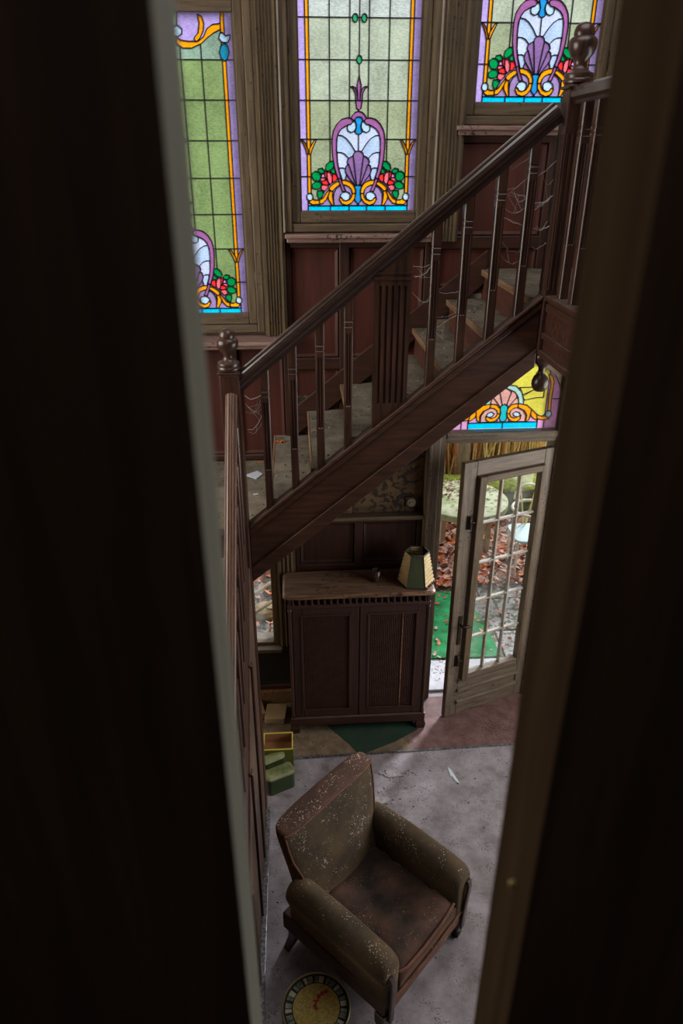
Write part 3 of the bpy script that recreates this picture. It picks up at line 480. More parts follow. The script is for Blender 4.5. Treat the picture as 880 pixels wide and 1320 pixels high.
# low window left of the cabinet
wl = thing('window_4', (-.49, WY, .55), 'low clear window left of the cabinet looking on the garden', kind='structure')
MB().box(-.222, -.18, 4.21, 4.275, .55, 1.95).build('sash_stile', 'tan', wl, bevel=.005); MB().box(-.80, -.76, 4.21, 4.275, .55, 1.95).build('sash_stile', 'tan', wl, bevel=.005)
MB().box(-.76, -.222, 4.21, 4.275, .52, .57).build('sash_rail', 'tan_x', wl, bevel=.005); MB().box(-.76, -.222, 4.21, 4.275, 1.9, 1.95).build('sash_rail', 'tan_x', wl, bevel=.005)
MB().box(-.76, -.222, 4.235, 4.26, 1.18, 1.2).build('glazing_bar', 'tan_x', wl)
for z0, z1 in ((.57, 1.18), (1.2, 1.9)): MB().box(-.76, -.222, 4.246, 4.25, z0, z1).build('pane', 'pane', wl)
MB().box(-.84, -.16, 4.15, 4.26, .515, .545).build('window_sill', 'tan_x', wl, bevel=.005)
pilaster(13, -.178, -.048, .55, 2.0, 'narrow reeded pilaster between the low window and the cabinet', reeds=3)
panelling(14, 'dark panel under the low window', -.85, -.048, .13, .515, [], [], mp='dark', mf='mahogany')
struct(MB().box(-1.2, .81, 4.2, WY, 0, .125).build('baseboard_back', 'nosing', bevel=.004), 'brown baseboard under the low window')

# ------------------------------------------------------------------ garden door and its frame
fr = thing('door_frame', (1.28, WY, 0), 'greyish brown frame around the garden door', kind='structure')
b = MB(); b.box(.815, .90, 4.17, WY, 0, 2.74); b.build('jamb', 'door', fr, bevel=.008)
MB().box(.895, .935, 4.19, 4.37, 0, 2.72).build('jamb', 'door', fr, bevel=.004)
MB().box(.824, .845, 4.155, 4.17, 0, 2.74).build('moulding', 'door', fr, bevel=.005)
MB().box(1.672, 1.76, 4.17, WY, 0, 2.74).build('jamb', 'door', fr, bevel=.008)
MB().box(1.655, 1.69, 4.19, 4.37, 0, 2.72).build('jamb', 'door', fr, bevel=.004)
MB().box(.935, 1.655, 4.20, 4.36, 2.075, 2.105).build('lintel', 'door_x', fr, bevel=.005)
MB().box(.935, 1.655, 4.185, 4.33, 2.106, 2.152).build('lintel', 'door_x', fr, bevel=.007)
MB().box(.80, 1.78, 4.17, WY, 2.742, 2.86).build('lintel', 'door_x', fr, bevel=.008)
MB().box(.935, 1.655, 4.262, 4.62, -.02, .018).build('threshold', 'step', fr, bevel=.006)
tw = thing('window_5', (1.305, WY, 2.155), 'arched stained glass transom with yellow and orange scrolls over the garden door', kind='structure')
leaded(tw, 1.305, 4.25, 2.155, transom_prims())
out = [(.345, -.01), (.345, .24), (.335, .28), (.30, .345), (.22, .41), (.12, .455), (0, .47)]
arch = out + [(-x, z) for x, z in out[::-1][1:]]
b = MB(); rect = []
for x, z in arch: rect.append((x * 1.0 if z < .1 else x, z))
o1 = [(x, z) for x, z in arch]; o2 = [((.352 if x > .3 else -.352 if x < -.3 else x) if z < .35 else x, z if (abs(x) > .34 and z < .25) else .565) for x, z in arch]
o2[0] = (.352, -.01); o2[-1] = (-.352, -.01); o2[1] = (.352, .24); o2[-2] = (-.352, .24); o2[2] = (.352, .40); o2[-3] = (-.352, .40); o2[3] = (.352, .565); o2[-4] = (-.352, .565)
for i in range(len(o1) - 1):
    q = [o1[i], o1[i + 1], o2[i + 1], o2[i]]
    b.prism([(1.305 + p[0], 0, 2.155 + p[1]) for p in q], (0, 4.22, 0), (0, 4.28, 0))
b.build('arched_frame', 'door', tw)

# the door leaf stands ajar: free edge at (1.002,3.975), hinge near (1.655,4.235)
P0 = Vector((1.002, 3.978, 0)); P1 = Vector((1.650, 4.222, 0)); DW = (P1 - P0).length
dr = thing('door_1', tuple(P0), 'glazed garden door standing ajar with fifteen small panes', kind='structure', rz=math.atan2(P1.y - P0.y, P1.x - P0.x))
T2 = .042; HD = 2.035; sw = .095
def dbox(nm, x0, x1, z0, z1, y0=-T2 / 2, y1=T2 / 2, m_='door', bev=.005, parent=dr):
    return MB().box(x0, x1, y0, y1, z0, z1).build(nm, m_, parent, bevel=bev, local=True)
dbox('stile', 0, sw, .012, HD); dbox('stile', DW - .075, DW, .012, HD)
dbox('rail', sw, DW - .075, HD - .10, HD, m_='door_x'); dbox('rail', sw, DW - .075, .012, .13, m_='door_x'); dbox('rail', sw, DW - .075, .255, .335, m_='door_x')
dbox('panel', sw, DW - .075, .13, .255, -.012, .012, 'door_x'); dbox('moulding', sw - .01, DW - .07, .232, .258, -.044, .0, 'door_x', .008); dbox('moulding', sw - .01, DW - .07, .122, .148, -.040, .0, 'door_x', .008)
dbox('moulding', sw - .006, DW - .07, .325, .345, -.040, .0, 'door_x', .006)
# inner glazed frame, slightly proud
gx0, gx1, gz0, gz1 = sw + .062, DW - .105, .385, HD - .145
dbox('glazed_frame', sw + .010, gx0, .34, HD - .102, -.052, .01, 'tan'); dbox('glazed_frame', gx1, DW - .077, .34, HD - .102, -.045, .01, 'tan')
dbox('glazed_frame', gx0, gx1, HD - .145, HD - .102, -.048, .01, 'tan_x'); dbox('glazed_frame', gx0, gx1, .34, .385, -.045, .01, 'door_x')
nc, nr = 3, 5; pw, ph = (gx1 - gx0) / nc, (gz1 - gz0) / nr
for i in range(1, nc): dbox('muntin', gx0 + pw * i - .007, gx0 + pw * i + .007, gz0, gz1, -.022, .006, 'muntin', .003)
for j in range(1, nr): dbox('muntin', gx0, gx1, gz0 + ph * j - .007, gz0 + ph * j + .007, -.020, .004, 'muntin', .003)
for i in range(nc):
    for j in range(nr): dbox('pane', gx0 + pw * i + .004, gx0 + pw * (i + 1) - .004, gz0 + ph * j + .004, gz0 + ph * (j + 1) - .004, -.005, -.002, 'pane', 0)
b = MB(); b.box(.052, .078, -.03, -.021, .66, .90); ob = b.build('lock_plate', 'iron', dr, local=True, bevel=.003)
MB().tube([(.065, -.028, .83), (.065, -.05, .83), (.066, -.062, .828), (.09, -.066, .826), (.13, -.064, .82), (.145, -.06, .812)], [.009, .008, .009, .009, .008, .005], 8).build('door_handle', 'iron', ob, smooth=True, local=True)
for z in (.52, 1.62):
    b = MB(); b.box(.048, .085, -.028, -.021, z - .05, z + .05); o = b.build('bolt', 'iron', dr, local=True, bevel=.003)
    b = MB(); b.tube([(.066, -.034, z - .045), (.066, -.036, z), (.066, -.034, z + .045)], [.007, .011, .007], 8); b.tube([(.066, -.036, z), (.1, -.04, z)], .006, 6); b.build('bolt_knob', 'iron', o, local=True, smooth=True)
for z in (.3, 1.05, 1.8): MB().tube([(DW, -.024, z), (DW, -.024, z + .1)], .008, 8).build('hinge', 'iron', dr, local=True)

# ------------------------------------------------------------------ staircase
st = thing('staircase', (-.3, 3.26, 0), 'dark wooden staircase with square balusters climbing to the upper right', 'staircase')
NX = [-.155, .055, .258, .465, .685, .877, 1.07]; NZ = [2.148, 2.313, 2.479, 2.645, 2.81, 2.971, 3.136]
YA, YB = 3.292, 4.232
for i in range(6):
    t = MB().box(NX[i] + .012, NX[i + 1] + .03, YA, YB, NZ[i] - .03, NZ[i]).build('tread', 'tread', st, bevel=.003)
    MB().box(NX[i], NX[i] + .0122, YA, YB, NZ[i] - .031, NZ[i] + .0004).build('nosing', 'nosing', t, bevel=.004)
    MB().box(NX[i] + .022, NX[i] + .036, YA, YB, NZ[i] - .165, NZ[i] - .031).build('riser', 'riser', st)
MB().box(NX[6] + .022, NX[6] + .036, YA, YB, NZ[6] - .165, NZ[6] - .031).build('riser', 'riser', st)
MB().box(-1.6, NX[0] + .03, YA, YB, 1.945, 1.983).build('landing_board', 'tread', st, label='dusty lower landing littered with leaves')
MB().box(1.08, 2.3, YA - .0, YB, 3.10, 3.136).build('landing_board', 'tread', st)
MB().box(1.21, 2.3, 1.0, YA - .002, 3.10, 3.136).build('landing_board', 'tread', st)
MB().box(NX[6], 1.08, YA, YB, 3.104, 3.137).build('nosing', 'nosing', st, bevel=.004)
zt = lambda x: 2.017 + .812 * (x + .262); zb_ = lambda x: 1.69 + .82 * (x + .27); zr = lambda x: 2.814 + .811 * (x + .153)
def slope_prism(x0, x1, fa, fb, y0, y1):
    b = MB(); b.loft([[(x, y0, fa(x)), (x, y1, fa(x)), (x, y1, fb(x)), (x, y0, fb(x))] for x in (x0, x1)]); return b
slope_prism(-.265, 1.115, zb_, zt, 3.238, 3.288).build('string', 'stair', st, bevel=.004, label='broad outer string board of the flight')
slope_prism(-.265, 1.115, lambda x: zt(x) - .004, lambda x: zt(x) + .016, 3.222, 3.30).build('string_cap', 'stair', st, bevel=.005)
slope_prism(-.265, 1.115, zb_, lambda x: zb_(x) + .085, 3.226, 3.238).build('string_moulding', 'stair', st, bevel=.003)
slope_prism(-.265, 1.115, lambda x: zt(x) - .04, lambda x: zt(x) - .005, 3.228, 3.238).build('string_moulding', 'stair', st, bevel=.003)
slope_prism(-.05, 1.1, lambda x: zt(x) - .06, lambda x: zt(x) + .12, 4.195, 4.214).build('wall_string', 'mahogany_x', st, bevel=.003)
# soffit under the flight
slope_prism(-.265, 1.115, lambda x: zb_(x) + .02, lambda x: zb_(x) + .035, 3.29, 4.2).build('soffit', 'mahogany_x', st)
# reeded handrail
def rail_profile(w=.070, h=.088):
    top = []; n = 7; R0_ = w * .52
    for k in range(n):
        for t in (-.5, -.28, 0, .28):
            a = math.radians(-10 + (k + .5 + t) / n * 200); r_ = R0_ - (.0035 if t == -.5 else 0)
            top.append((r_ * math.cos(a), h * .52 + r_ * math.sin(a)))
    return [(-w * .30, 0), (w * .30, 0), (w * .34, h * .2), (w * .46, h * .30)] + top + [(-w * .46, h * .30), (-w * .34, h * .2)]
def rail(a, b_, up, side, nm='handrail', m_='rail', prof=None):
    a, b_ = Vector(a), Vector(b_); up = Vector(up); side = Vector(side)
    pr_ = prof or rail_profile(); mb = MB(); mb.loft([[p + side * u + up * v for u, v in pr_] for p in (a, b_)])
    return mb.build(nm, m_, st)
d = Vector((1, 0, .811)).normalized()
rail((-.268, 3.26, zr(-.268)), (1.118, 3.26, zr(1.118)), Vector((-d.z, 0, d.x)), (0, -1, 0))
# balusters: square shafts with flutes and necking blocks
def baluster_part(x, y, z0, z1, slant=0.0, w=.042, face='y'):
    h = w / 2; b = MB()
    def ring(z, s=1.0, fl=0, dz=0):
        q = h * s; pts = []
        corners = [(-1, -1), (1, -1), (1, 1), (-1, 1)]
        for k in range(4):
            (ax, ay), (bx, by) = corners[k], corners[(k + 1) % 4]
            for t, dp in ((.09, 0), (.22, 0), (.28, fl), (.42, fl), (.46, 0), (.54, 0), (.58, fl), (.72, fl), (.78, 0), (.91, 0)):
                X, Y = ax + (bx - ax) * t, ay + (by - ay) * t
                nx, ny = (ay + by) / 2, (ax + bx) / 2
                nx, ny = (ax + bx) / 2, (ay + by) / 2
                pts.append((x + q * X - nx * dp, y + q * Y - ny * dp, z + (slant * q * X if dz else 0)))
        return pts
    L_ = z1 - z0
    R_ = [ring(z0, .92, 0, 1), ring(z0 + L_ * .30, .92), ring(z0 + L_ * .305, .92, .004), ring(z1 - .15, .98, .004), ring(z1 - .145, .98), ring(z1 - .12, .98), ring(z1 - .118, .91), ring(z1 - .11, .91), ring(z1 - .108, 1.0), ring(z1 - .096, 1.0), ring(z1 - .094, .92), ring(z1 - .086, .92), ring(z1 - .084, 1.0), ring(z1, 1.0, 0, 1)]
    b.loft(R_); return b
BX = [-.153, -.021, .107, .239, .622, .755, .887, 1.014]
first = None
for x in BX:
    if first is None:
        first = baluster_part(x, 3.26, zt(x) + .012, zr(x) + .006, .811).build('baluster', 'post', st); base = Vector((x, 0, zt(x)))
    else:
        c = first.copy(); COL.objects.link(c); c.parent = st; c.location = (x - base.x, 0, zt(x) - base.z)
        c.scale.z = 1
# broad fluted board between the balusters
b = MB(); x0, x1 = .355, .517; yf = 3.238; zlo = lambda x: zt(x) + .013; zhi = lambda x: zr(x) + .004
b.loft([[(x, yf + .006, zlo(x)), (x, yf + .045, zlo(x)), (x, yf + .045, zhi(x)), (x, yf + .006, zhi(x))] for x in (x0, x1)])
fb, ft = 2.66, 3.20
for k in range(6):
    a = x0 + (x1 - x0) * k / 5 * .86 + .003
    b.box(a, a + .0165, yf - .001, yf + .008, fb, ft)
b.loft([[(x, yf - .001, zlo(x)), (x, yf + .008, zlo(x)), (x, yf + .008, fb), (x, yf - .001, fb)] for x in (x0, x1)])
b.loft([[(x, yf - .001, ft), (x, yf + .008, ft), (x, yf + .008, zhi(x)), (x, yf - .001, zhi(x))] for x in (x0, x1)])
b.box(x0 - .004, x1 + .004, yf - .006, yf + .05, 3.225, 3.237); b.box(x0 - .004, x1 + .004, yf - .006, yf + .05, 3.25, 3.258)
b.build('broad_baluster', 'post', st, label='broad fluted board among the balusters')
def finial(cx, cy, z, s=1.0):
    P = [(.0, 0), (.052, 0), (.054, .008), (.05, .014), (.052, .02), (.05, .03), (.036, .036), (.026, .046), (.023, .056), (.026, .07), (.038, .085), (.047, .102), (.050, .118), (.048, .130), (.042, .138), (.034, .142), (.036, .150), (.035, .160), (.030, .172), (.020, .181), (.0, .185)]
    return MB().lathe([(r * s, z + h * s) for r, h in P], cx, cy, 28)
def newel(cx, z0, z1, low=True):
    b = MB(); w = .0455
    b.box(cx - w, cx + w, 3.26 - w, 3.26 + w, z0, z1)
    n = b.build('newel_post', 'post', st, bevel=.006)
    f = MB()
    for k in range(4): f.box(cx - w + .01 + k * .019, cx - w + .021 + k * .019, 3.26 - w - .004, 3.26 - w + .002, z1 - .78, z1 - .16)
    for k in range(4): f.box(cx - w - .004, cx - w + .002, 3.26 - w + .01 + k * .019, 3.26 - w + .021 + k * .019, z1 - .78, z1 - .16)
    f.build('reeding', 'post', n, bevel=.002)
    c = MB(); c.box(cx - w - .006, cx + w + .006, 3.26 - w - .006, 3.26 + w + .006, z1, z1 + .012); c.box(cx - w + .002, cx + w - .002, 3.26 - w + .002, 3.26 + w - .002, z1 + .012, z1 + .02)
    c.build('newel_cap', 'post', n, bevel=.003)
    smooth_by_angle(finial(cx, 3.26, z1 + .02, 1.0 if low else 1.12).build('finial', 'post', n), 50)
    return n
n1 = newel(-.312, 0, 2.815); n2 = newel(1.162, 2.89, 3.955, False)
smooth_by_angle(MB().lathe([(0, 2.89), (.044, 2.89), (.05, 2.875), (.05, 2.855), (.04, 2.84), (.022, 2.825), (.016, 2.81), (.016, 2.79), (.02, 2.783), (.032, 2.772), (.040, 2.752), (.041, 2.735), (.036, 2.716), (.022, 2.702), (0, 2.697)], 1.162, 3.26, 28).build('pendant', 'post', n2), 50)
# upper landing balustrade running towards the viewer
rail((1.165, 3.216, 3.90), (1.165, 1.0, 3.90), (0, 0, 1), (1, 0, 0), prof=[(-.026, 0), (.026, 0), (.03, .012), (.042, .024), (.044, .042), (.036, .058), (.02, .068), (-.02, .068), (-.036, .058), (-.044, .042), (-.042, .024), (-.03, .012)])
c0 = None
for k in range(14):
    y = 3.128 - k * .142
    if c0 is None: c0 = baluster_part(1.165, y, 3.152, 3.902).build('baluster', 'post', st); y0_ = y
    else:
        c = c0.copy(); COL.objects.link(c); c.parent = st; c.location = (0, y - y0_, 0)
MB().box(1.118, 1.208, 1.0, 3.213, 3.132, 3.156).build('curb_cap', 'stair', st, bevel=.006)
MB().box(1.135, 1.20, 1.0, 3.213, 2.91, 3.131).build('fascia_board', 'stair', st, bevel=.003)
MB().box(1.127, 1.136, 1.0, 3.213, 3.085, 3.12).build('fascia_moulding', 'stair', st, bevel=.003)
MB().box(1.122, 1.136, 1.0, 3.213, 2.965, 2.99).build('fascia_moulding', 'stair', st, bevel=.003)
MB().box(1.115, 1.205, 1.0, 3.213, 2.885, 2.912).build('fascia_moulding', 'stair', st, bevel=.004)
# lower flight, turning towards the viewer at the lower newel
for i in range(11):
    y = 3.29 - i * .165; z = 1.983 - (i + 1) * .165
    t = MB().box(-1.5, -.345, y - .185, y, z - .03, z).build('tread', 'tread', st, bevel=.003)
    MB().box(-1.5, -.345, y - .012, y, z, z + .136).build('riser', 'riser', st)
sl = 1.0
zs_ = lambda y: 2.09 - (3.21 - y) * sl
b = MB(); b.loft([[(x, y, zs_(y) - .30), (x, y, zs_(y))] for x, y in ((-.335, 3.213), (-.335, 1.3))][0:0] or [[(-.335, y, zs_(y) - .30), (-.285, y, zs_(y) - .30), (-.285, y, zs_(y)), (-.335, y, zs_(y))] for y in (3.213, 1.45)])
b.build('string', 'stair', st, bevel=.003, label='outer string of the lower flight seen edge on')
dl = Vector((0, -1, -sl)).normalized()
a_, e_ = Vector((-.304, 3.213, 2.79)), Vector((-.304, 1.35, 2.79 - 1.863 * sl))
rail(a_ - Vector((0, 0, .09)), e_ - Vector((0, 0, .09)), Vector((0, -dl.z * -1, 0)) * 0 + Vector((0, -.7071, .7071)), (1, 0, 0), m_='rail_brown', prof=rail_profile(.052, .075))
c1 = None
for k in range(13):
    y = 3.12 - k * .135
    if c1 is None: c1 = baluster_part(-.297, y, zs_(y) - .005, zs_(y) + .60).build('baluster', 'post', st); y1_ = y
    else:
        c = c1.copy(); COL.objects.link(c); c.parent = st; c.location = (0, y - y1_, zs_(y) - zs_(y1_))
for k, (ya, yb) in enumerate(((3.213, 2.86), (2.85, 2.50), (2.49, 2.14), (2.13, 1.80))):
    b = MB(); b.loft([[(-.30, y, .02), (-.275, y, .02), (-.275, y, zs_(y) - .302), (-.30, y, zs_(y) - .302)] for y in (ya, yb)])
    b.build('spandrel_board', 'leather', st, bevel=.003)
    MB().box(-.275, -.262, yb - .004, yb + .04, .02, max(.05, zs_(yb) - .31)).build('spandrel_batten', 'stair', st, bevel=.004)
MB().box(-.275, -.245, 1.6, 3.213, .0, .02).build('base_strip', 'strip', st, bevel=.003)
# ------------------------------------------------------------------ cobwebs between the balusters
def web(seed, cx, cy, cz, w, h, n, label, y=3.25):
    r = random.Random(seed); b = MB(); anchors = []
    for k in range(n):
        z0 = cz + r.uniform(-h, h); z1 = z0 + r.uniform(-.07, .07); sag = r.uniform(.0, .03)
        a = (cx - w / 2 + (0 if k % 3 else r.uniform(0, w * .4)), cy + r.uniform(-.012, .012), z0); c = (cx + w / 2, cy + r.uniform(-.012, .012), z1)
        pts = []
        for i in range(7):
            t = i / 6; pts.append((a[0] + (c[0] - a[0]) * t, a[1] + (c[1] - a[1]) * t, a[2] + (c[2] - a[2]) * t - sag * math.sin(PI * t) + r.uniform(-.004, .004)))
        b.tube(pts, r.choice((.0005, .0006, .0008, .0013)), 3); anchors.append(pts)
    for k in range(n * 2):
        p = r.choice(anchors); q = r.choice(anchors); i, j = r.randrange(1, 6), r.randrange(1, 6)
        if (Vector(p[i]) - Vector(q[j])).length < w: b.tube([p[i], q[j]], .0005, 3)
    tagit(b.build('cobweb', 'web'), label, 'cobweb', kind='stuff')
web(1, -.21, 3.25, 2.62, .075, .13, 7, 'pale cobweb between the lower newel and the first baluster')
web(2, .95, 3.25, 3.45, .10, .22, 9, 'cobweb between the last two balusters of the flight')
web(3, 1.065, 3.25, 3.55, .085, .22, 10, 'thick cobweb between the top baluster and upper newel')
web(4, .68, 3.25, 3.1, .10, .2, 4, 'thin cobweb just right of the second baluster past the broad board')
web(5, 1.26, 2.98, 3.83, .14, .06, 7, 'cobweb under the landing handrail')
web(6, .565, 3.25, 3.13, .085, .18, 5, 'thin cobweb beside the broad fluted board')

# ------------------------------------------------------------------ cabinet
cb = thing('radiator_cabinet', (.365, 4.03, 0), 'dark wooden cabinet with cane grille doors and a worn top', 'cabinet')
CX0, CX1, CF, CBk = -.10, .835, 3.885, 4.165
def rr(x0, x1, y0, y1, r=.03, n=4):
    P = []
    for cx, cy, a in ((x1 - r, y1 - r, 0), (x0 + r, y1 - r, 90), (x0 + r, y0 + r, 180), (x1 - r, y0 + r, 270)):
        for k in range(n + 1): t = math.radians(a + 90 * k / n); P.append((cx + r * math.cos(t), cy + r * math.sin(t)))
    return P
b = MB(); P = rr(CX0 - .035, CX1 + .03, 3.86, 4.168, .035)
Q = rr(CX0 - .022, CX1 + .018, 3.873, 4.168, .03)
b.loft([[(x, y, z) for x, y in q] for q, z in ((Q, 1.145), (Q, 1.15), (P, 1.158), (P, 1.172), (Q, 1.18))])
b.build('top_board', 'cab_top', cb)
b = MB()
b.box(CX0, CX0 + .02, CF, CBk, .05, 1.145); b.box(CX1 - .02, CX1, CF, CBk, .05, 1.145); b.box(CX0, CX1, CBk - .015, CBk, .05, 1.145); b.box(CX0 + .02, CX1 - .02, CF + .01, CBk - .015, .12, .14)
b.box(CX0 + .02, CX1 - .02, CF + .03, CBk - .015, 1.083, 1.092)
b.build('body', 'mahogany', cb)
MB().box(CX0 - .004, CX1 + .004, CF - .004, CF + .02, 1.068, 1.092).build('gallery_rail', 'mahogany_x', cb, bevel=.003)
MB().box(CX0 + .02, CX1 - .02, CF + .022, CF + .028, 1.092, 1.145).build('gallery_back', 'dark', cb)
n = 22
sp = None
for k in range(n):
    x = CX0 + .03 + k * (CX1 - CX0 - .06) / (n - 1)
    if sp is None:
        sp = MB().lathe([(.008, 1.092), (.008, 1.1), (.005, 1.106), (.0085, 1.119), (.005, 1.132), (.008, 1.138), (.008, 1.1455)], x, CF + .008, 8).build('spindle', 'mahogany', cb, smooth=True); xs0 = x
    else:
        c = sp.copy(); COL.objects.link(c); c.parent = cb; c.location = (x - xs0, 0, 0)
mid = (CX0 + CX1) / 2
for k, (xa, xb) in enumerate(((CX0 + .022, mid - .003), (mid + .003, CX1 - .022))):
    dth = thing('door', (xa - .365, CF - 4.03, .16)); dth.parent = cb
    za, zc = .15, 1.064; s = .06
    b = MB(); b.box(xa, xa + s, CF, CF + .022, za, zc); b.box(xb - s, xb, CF, CF + .022, za, zc); b.box(xa + s, xb - s, CF, CF + .022, za, za + s); b.box(xa + s, xb - s, CF, CF + .022, zc - s + .01, zc)
    b.build('door_frame', 'mahogany', dth, bevel=.004)
    b = MB(); b.box(xa + s - .008, xa + s + .006, CF - .006, CF + .004, za + s, zc - s + .01); b.box(xb - s - .006, xb - s + .008, CF - .006, CF + .004, za + s, zc - s + .01); b.box(xa + s, xb - s, CF - .006, CF + .004, za + s - .006, za + s + .006); b.box(xa + s, xb - s, CF - .006, CF + .004, zc - s, zc - s + .014)
    b.build('moulding', 'mahogany', dth, bevel=.002)
    MB().box(xa + s, xb - s, CF + .019, CF + .0215, za + s, zc - s + .01).build('backing', 'dark', dth)
    b = MB(); x = xa + s + .006
    while x < xb - s: b.box(x, x + .0055, CF + .008, CF + .012, za + s, zc - s + .01); x += .0125
    z = za + s + .006
    while z < zc - s + .01: b.box(xa + s, xb - s, CF + .011, CF + .015, z, z + .0045); z += .0125
    b.build('cane_grille', 'cane', dth, kind='stuff')
    if k: MB().box(xa + s + .225, xa + s + .232, CF + .003, CF + .009, za + s, zc - s).build('loose_strip', 'cab_top', dth, label='pale loose strip on the grille')
MB().box(CX0 - .012, CX1 + .012, CF - .014, CF + .01, .075, .145).build('plinth', 'mahogany_x', cb, bevel=.006)
MB().box(CX0 - .004, CX0 + .01, CF, CBk, .075, .145).build('plinth', 'mahogany', cb, bevel=.004); MB().box(CX1 - .01, CX1 + .006, CF, CBk, .075, .145).build('plinth', 'mahogany', cb, bevel=.004)
for x0, x1, y0, y1 in ((CX0 - .018, CX0 + .05, CF - .018, CF + .045), (CX1 - .05, CX1 + .018, CF - .018, CF + .045), (CX0 - .01, CX0 + .04, CBk - .06, CBk), (CX1 - .04, CX1 + .01, CBk - .06, CBk)):
    b = MB(); b.loft([[(x0 + q, y0 + q, z), (x1 - q, y0 + q, z), (x1 - q, y1 - q, z), (x0 + q, y1 - q, z)] for q, z in ((.008, 0), (.002, .02), (.0, .05), (.006, .076))])
    b.build('foot', 'mahogany', cb)
for x in (CX0 + .008, CX1 - .008): MB().lathe([(.013, .146), (.013, .17), (.009, .18), (.011, .6), (.009, 1.03), (.013, 1.045), (.013, 1.066)], x, CF + .002, 12).build('corner_column', 'mahogany', cb, smooth=True)

# lamp shade lying on the cabinet
lx, ly, lz = .752, 4.005, 1.18
ls = thing('lamp_shade', (lx, ly, lz), 'six-sided lampshade in green and pleated cream standing on the cabinet', 'lampshade')
rot = math.radians(-8)
def hexp(r, z, k, ins=0): t = rot + math.radians(60 * k - 90 - 30); return Vector((lx + (r - ins) * math.cos(t), ly + (r - ins) * math.sin(t), z))
rb, rt, hh = .122, .078, .225
for k in range(6):
    a, b2, c, d_ = hexp(rb, lz + .004, k), hexp(rb, lz + .004, k + 1), hexp(rt, lz + hh, k + 1), hexp(rt, lz + hh, k)
    if k % 2 == 0:
        m_ = MB(); ins = [hexp(rb, lz + .004, k, .003), hexp(rb, lz + .004, k + 1, .003), hexp(rt, lz + hh, k + 1, .003), hexp(rt, lz + hh, k, .003)]
        m_.add([a, b2, c, d_] + ins, [(0, 1, 2, 3), (7, 6, 5, 4), (0, 4, 5, 1), (1, 5, 6, 2), (2, 6, 7, 3), (3, 7, 4, 0)]); m_.build('shade_panel', 'shade_green', ls, label='plain green shade panel')
    else:
        m_ = MB(); nn = 17; vo = []; nrm = (b2 - a).cross(d_ - a).normalized(); rr_ = random.Random(k)
        for i in range(nn + 1):
            t = i / nn; off = nrm * (.004 if i % 2 else 0); sk = rr_.uniform(-.006, .006)
            p = a.lerp(d_, min(1, max(0, t + sk))) + off; q = b2.lerp(c, min(1, max(0, t + .06 * math.sin(PI * t) + sk))) + off; vo += [p, q, q - nrm * .003, p - nrm * .003]
        m_.loft([vo[4 * i:4 * i + 4] for i in range(nn + 1)]); m_.build('shade_panel', 'shade_cream', ls, label='pleated cream shade panel')
for r_, z_ in ((rb, lz + .004), (rt, lz + hh)):
    m_ = MB()
    for k in range(6): m_.tube([hexp(r_, z_, k), hexp(r_, z_, k + 1)], .0045, 6)
    m_.build('trim_braid', 'trim_black', ls)
m_ = MB()
for k in range(6): m_.tube([hexp(rb, lz + .004, k), hexp(rt, lz + hh, k)], .003, 5)
m_.build('rib_braid', 'trim_black', ls)
m_ = MB(); m_.tube([hexp(rt, lz + hh - .03, 1), (lx, ly, lz + hh - .03), hexp(rt, lz + hh - .03, 4)], .002, 5); m_.build('wire_frame', 'iron', ls)
for k in (1, 2):
    for j in range(5):
        p = hexp(rb + .006, lz + .009, k).lerp(hexp(rb + .006, lz + .009, k + 1), (j + .5) / 5)
        MB().lathe([(0, -.008), (.006, -.005), (.008, 0), (.006, .005), (0, .008)], 0, 0, 8).build('fringe_bead', 'bead' if j % 2 == 0 else 'trim_black', ls, smooth=True, local=True).location = (p.x - lx, p.y - ly, p.z - lz)
# small tumbler
tg = thing('drinking_glass', (.488, 4.02, 1.18), 'small dark drinking glass standing on the cabinet top', 'glass')
MB().lathe([(0, 1.1805), (.022, 1.1805), (.024, 1.19), (.030, 1.265), (.0285, 1.265), (.0225, 1.193), (0, 1.19)], .488, 4.02, 20).build('tumbler', 'tumbler', tg, smooth=True)
MB().lathe([(0, 1.1905), (.022, 1.1905), (.0245, 1.215), (0, 1.215)], .488, 4.02, 20).build('residue', 'leather', tg)
# light switch
sw_ = thing('light_switch', (.735, 4.236, 1.655), 'round pale light switch on a square plate beside the door jamb', 'switch')
MB().box(.697, .773, 4.226, 4.238, 1.617, 1.693).build('plate', 'leather', sw_, bevel=.004)
MB().tube([(.735, 4.226, 1.655), (.735, 4.214, 1.655)], [.03, .027], 20).build('ring', 'switch', sw_); MB().tube([(.735, 4.214, 1.655), (.735, 4.206, 1.655)], [.015, .013], 16).build('knob', 'switch', sw_)

# ------------------------------------------------------------------ floor things
cp = thing('entrance_carpet', (.9, 3.95, 0), 'thin reddish brown carpet by the garden door with a ribbed edge strip', 'carpet')
b = MB(); b.loft([[(.72, 3.665, z), (2.3, 3.705, z), (2.3, 4.2, z), (.72, 4.2, z)] for z in (.0005, .006)]); b.build('pile', 'mat_red', cp)
b = MB(); b.loft([[(-.9, 3.64, z), (.72, 3.665, z), (.72, 4.2, z), (-.9, 4.2, z)] for z in (.0005, .006)]); b.build('pile', 'mat_brown', cp, label='browner stretch of the carpet')  # left stretch of pile, browner than the part by the door
b = MB(); x = -.9
b.prism([(-.9, 3.61, 0), (2.3, 3.69, 0), (2.3, 3.705, 0), (-.9, 3.625, 0)], (0, 0, .0005), (0, 0, .005))
while x < 2.3:
    y = 3.618 + (x + .9) * .025; b.box(x, x + .006, y - .007, y + .007, .005, .0085); x += .012
b.build('edge_strip', 'strip', cp, label='ribbed metal edge strip')
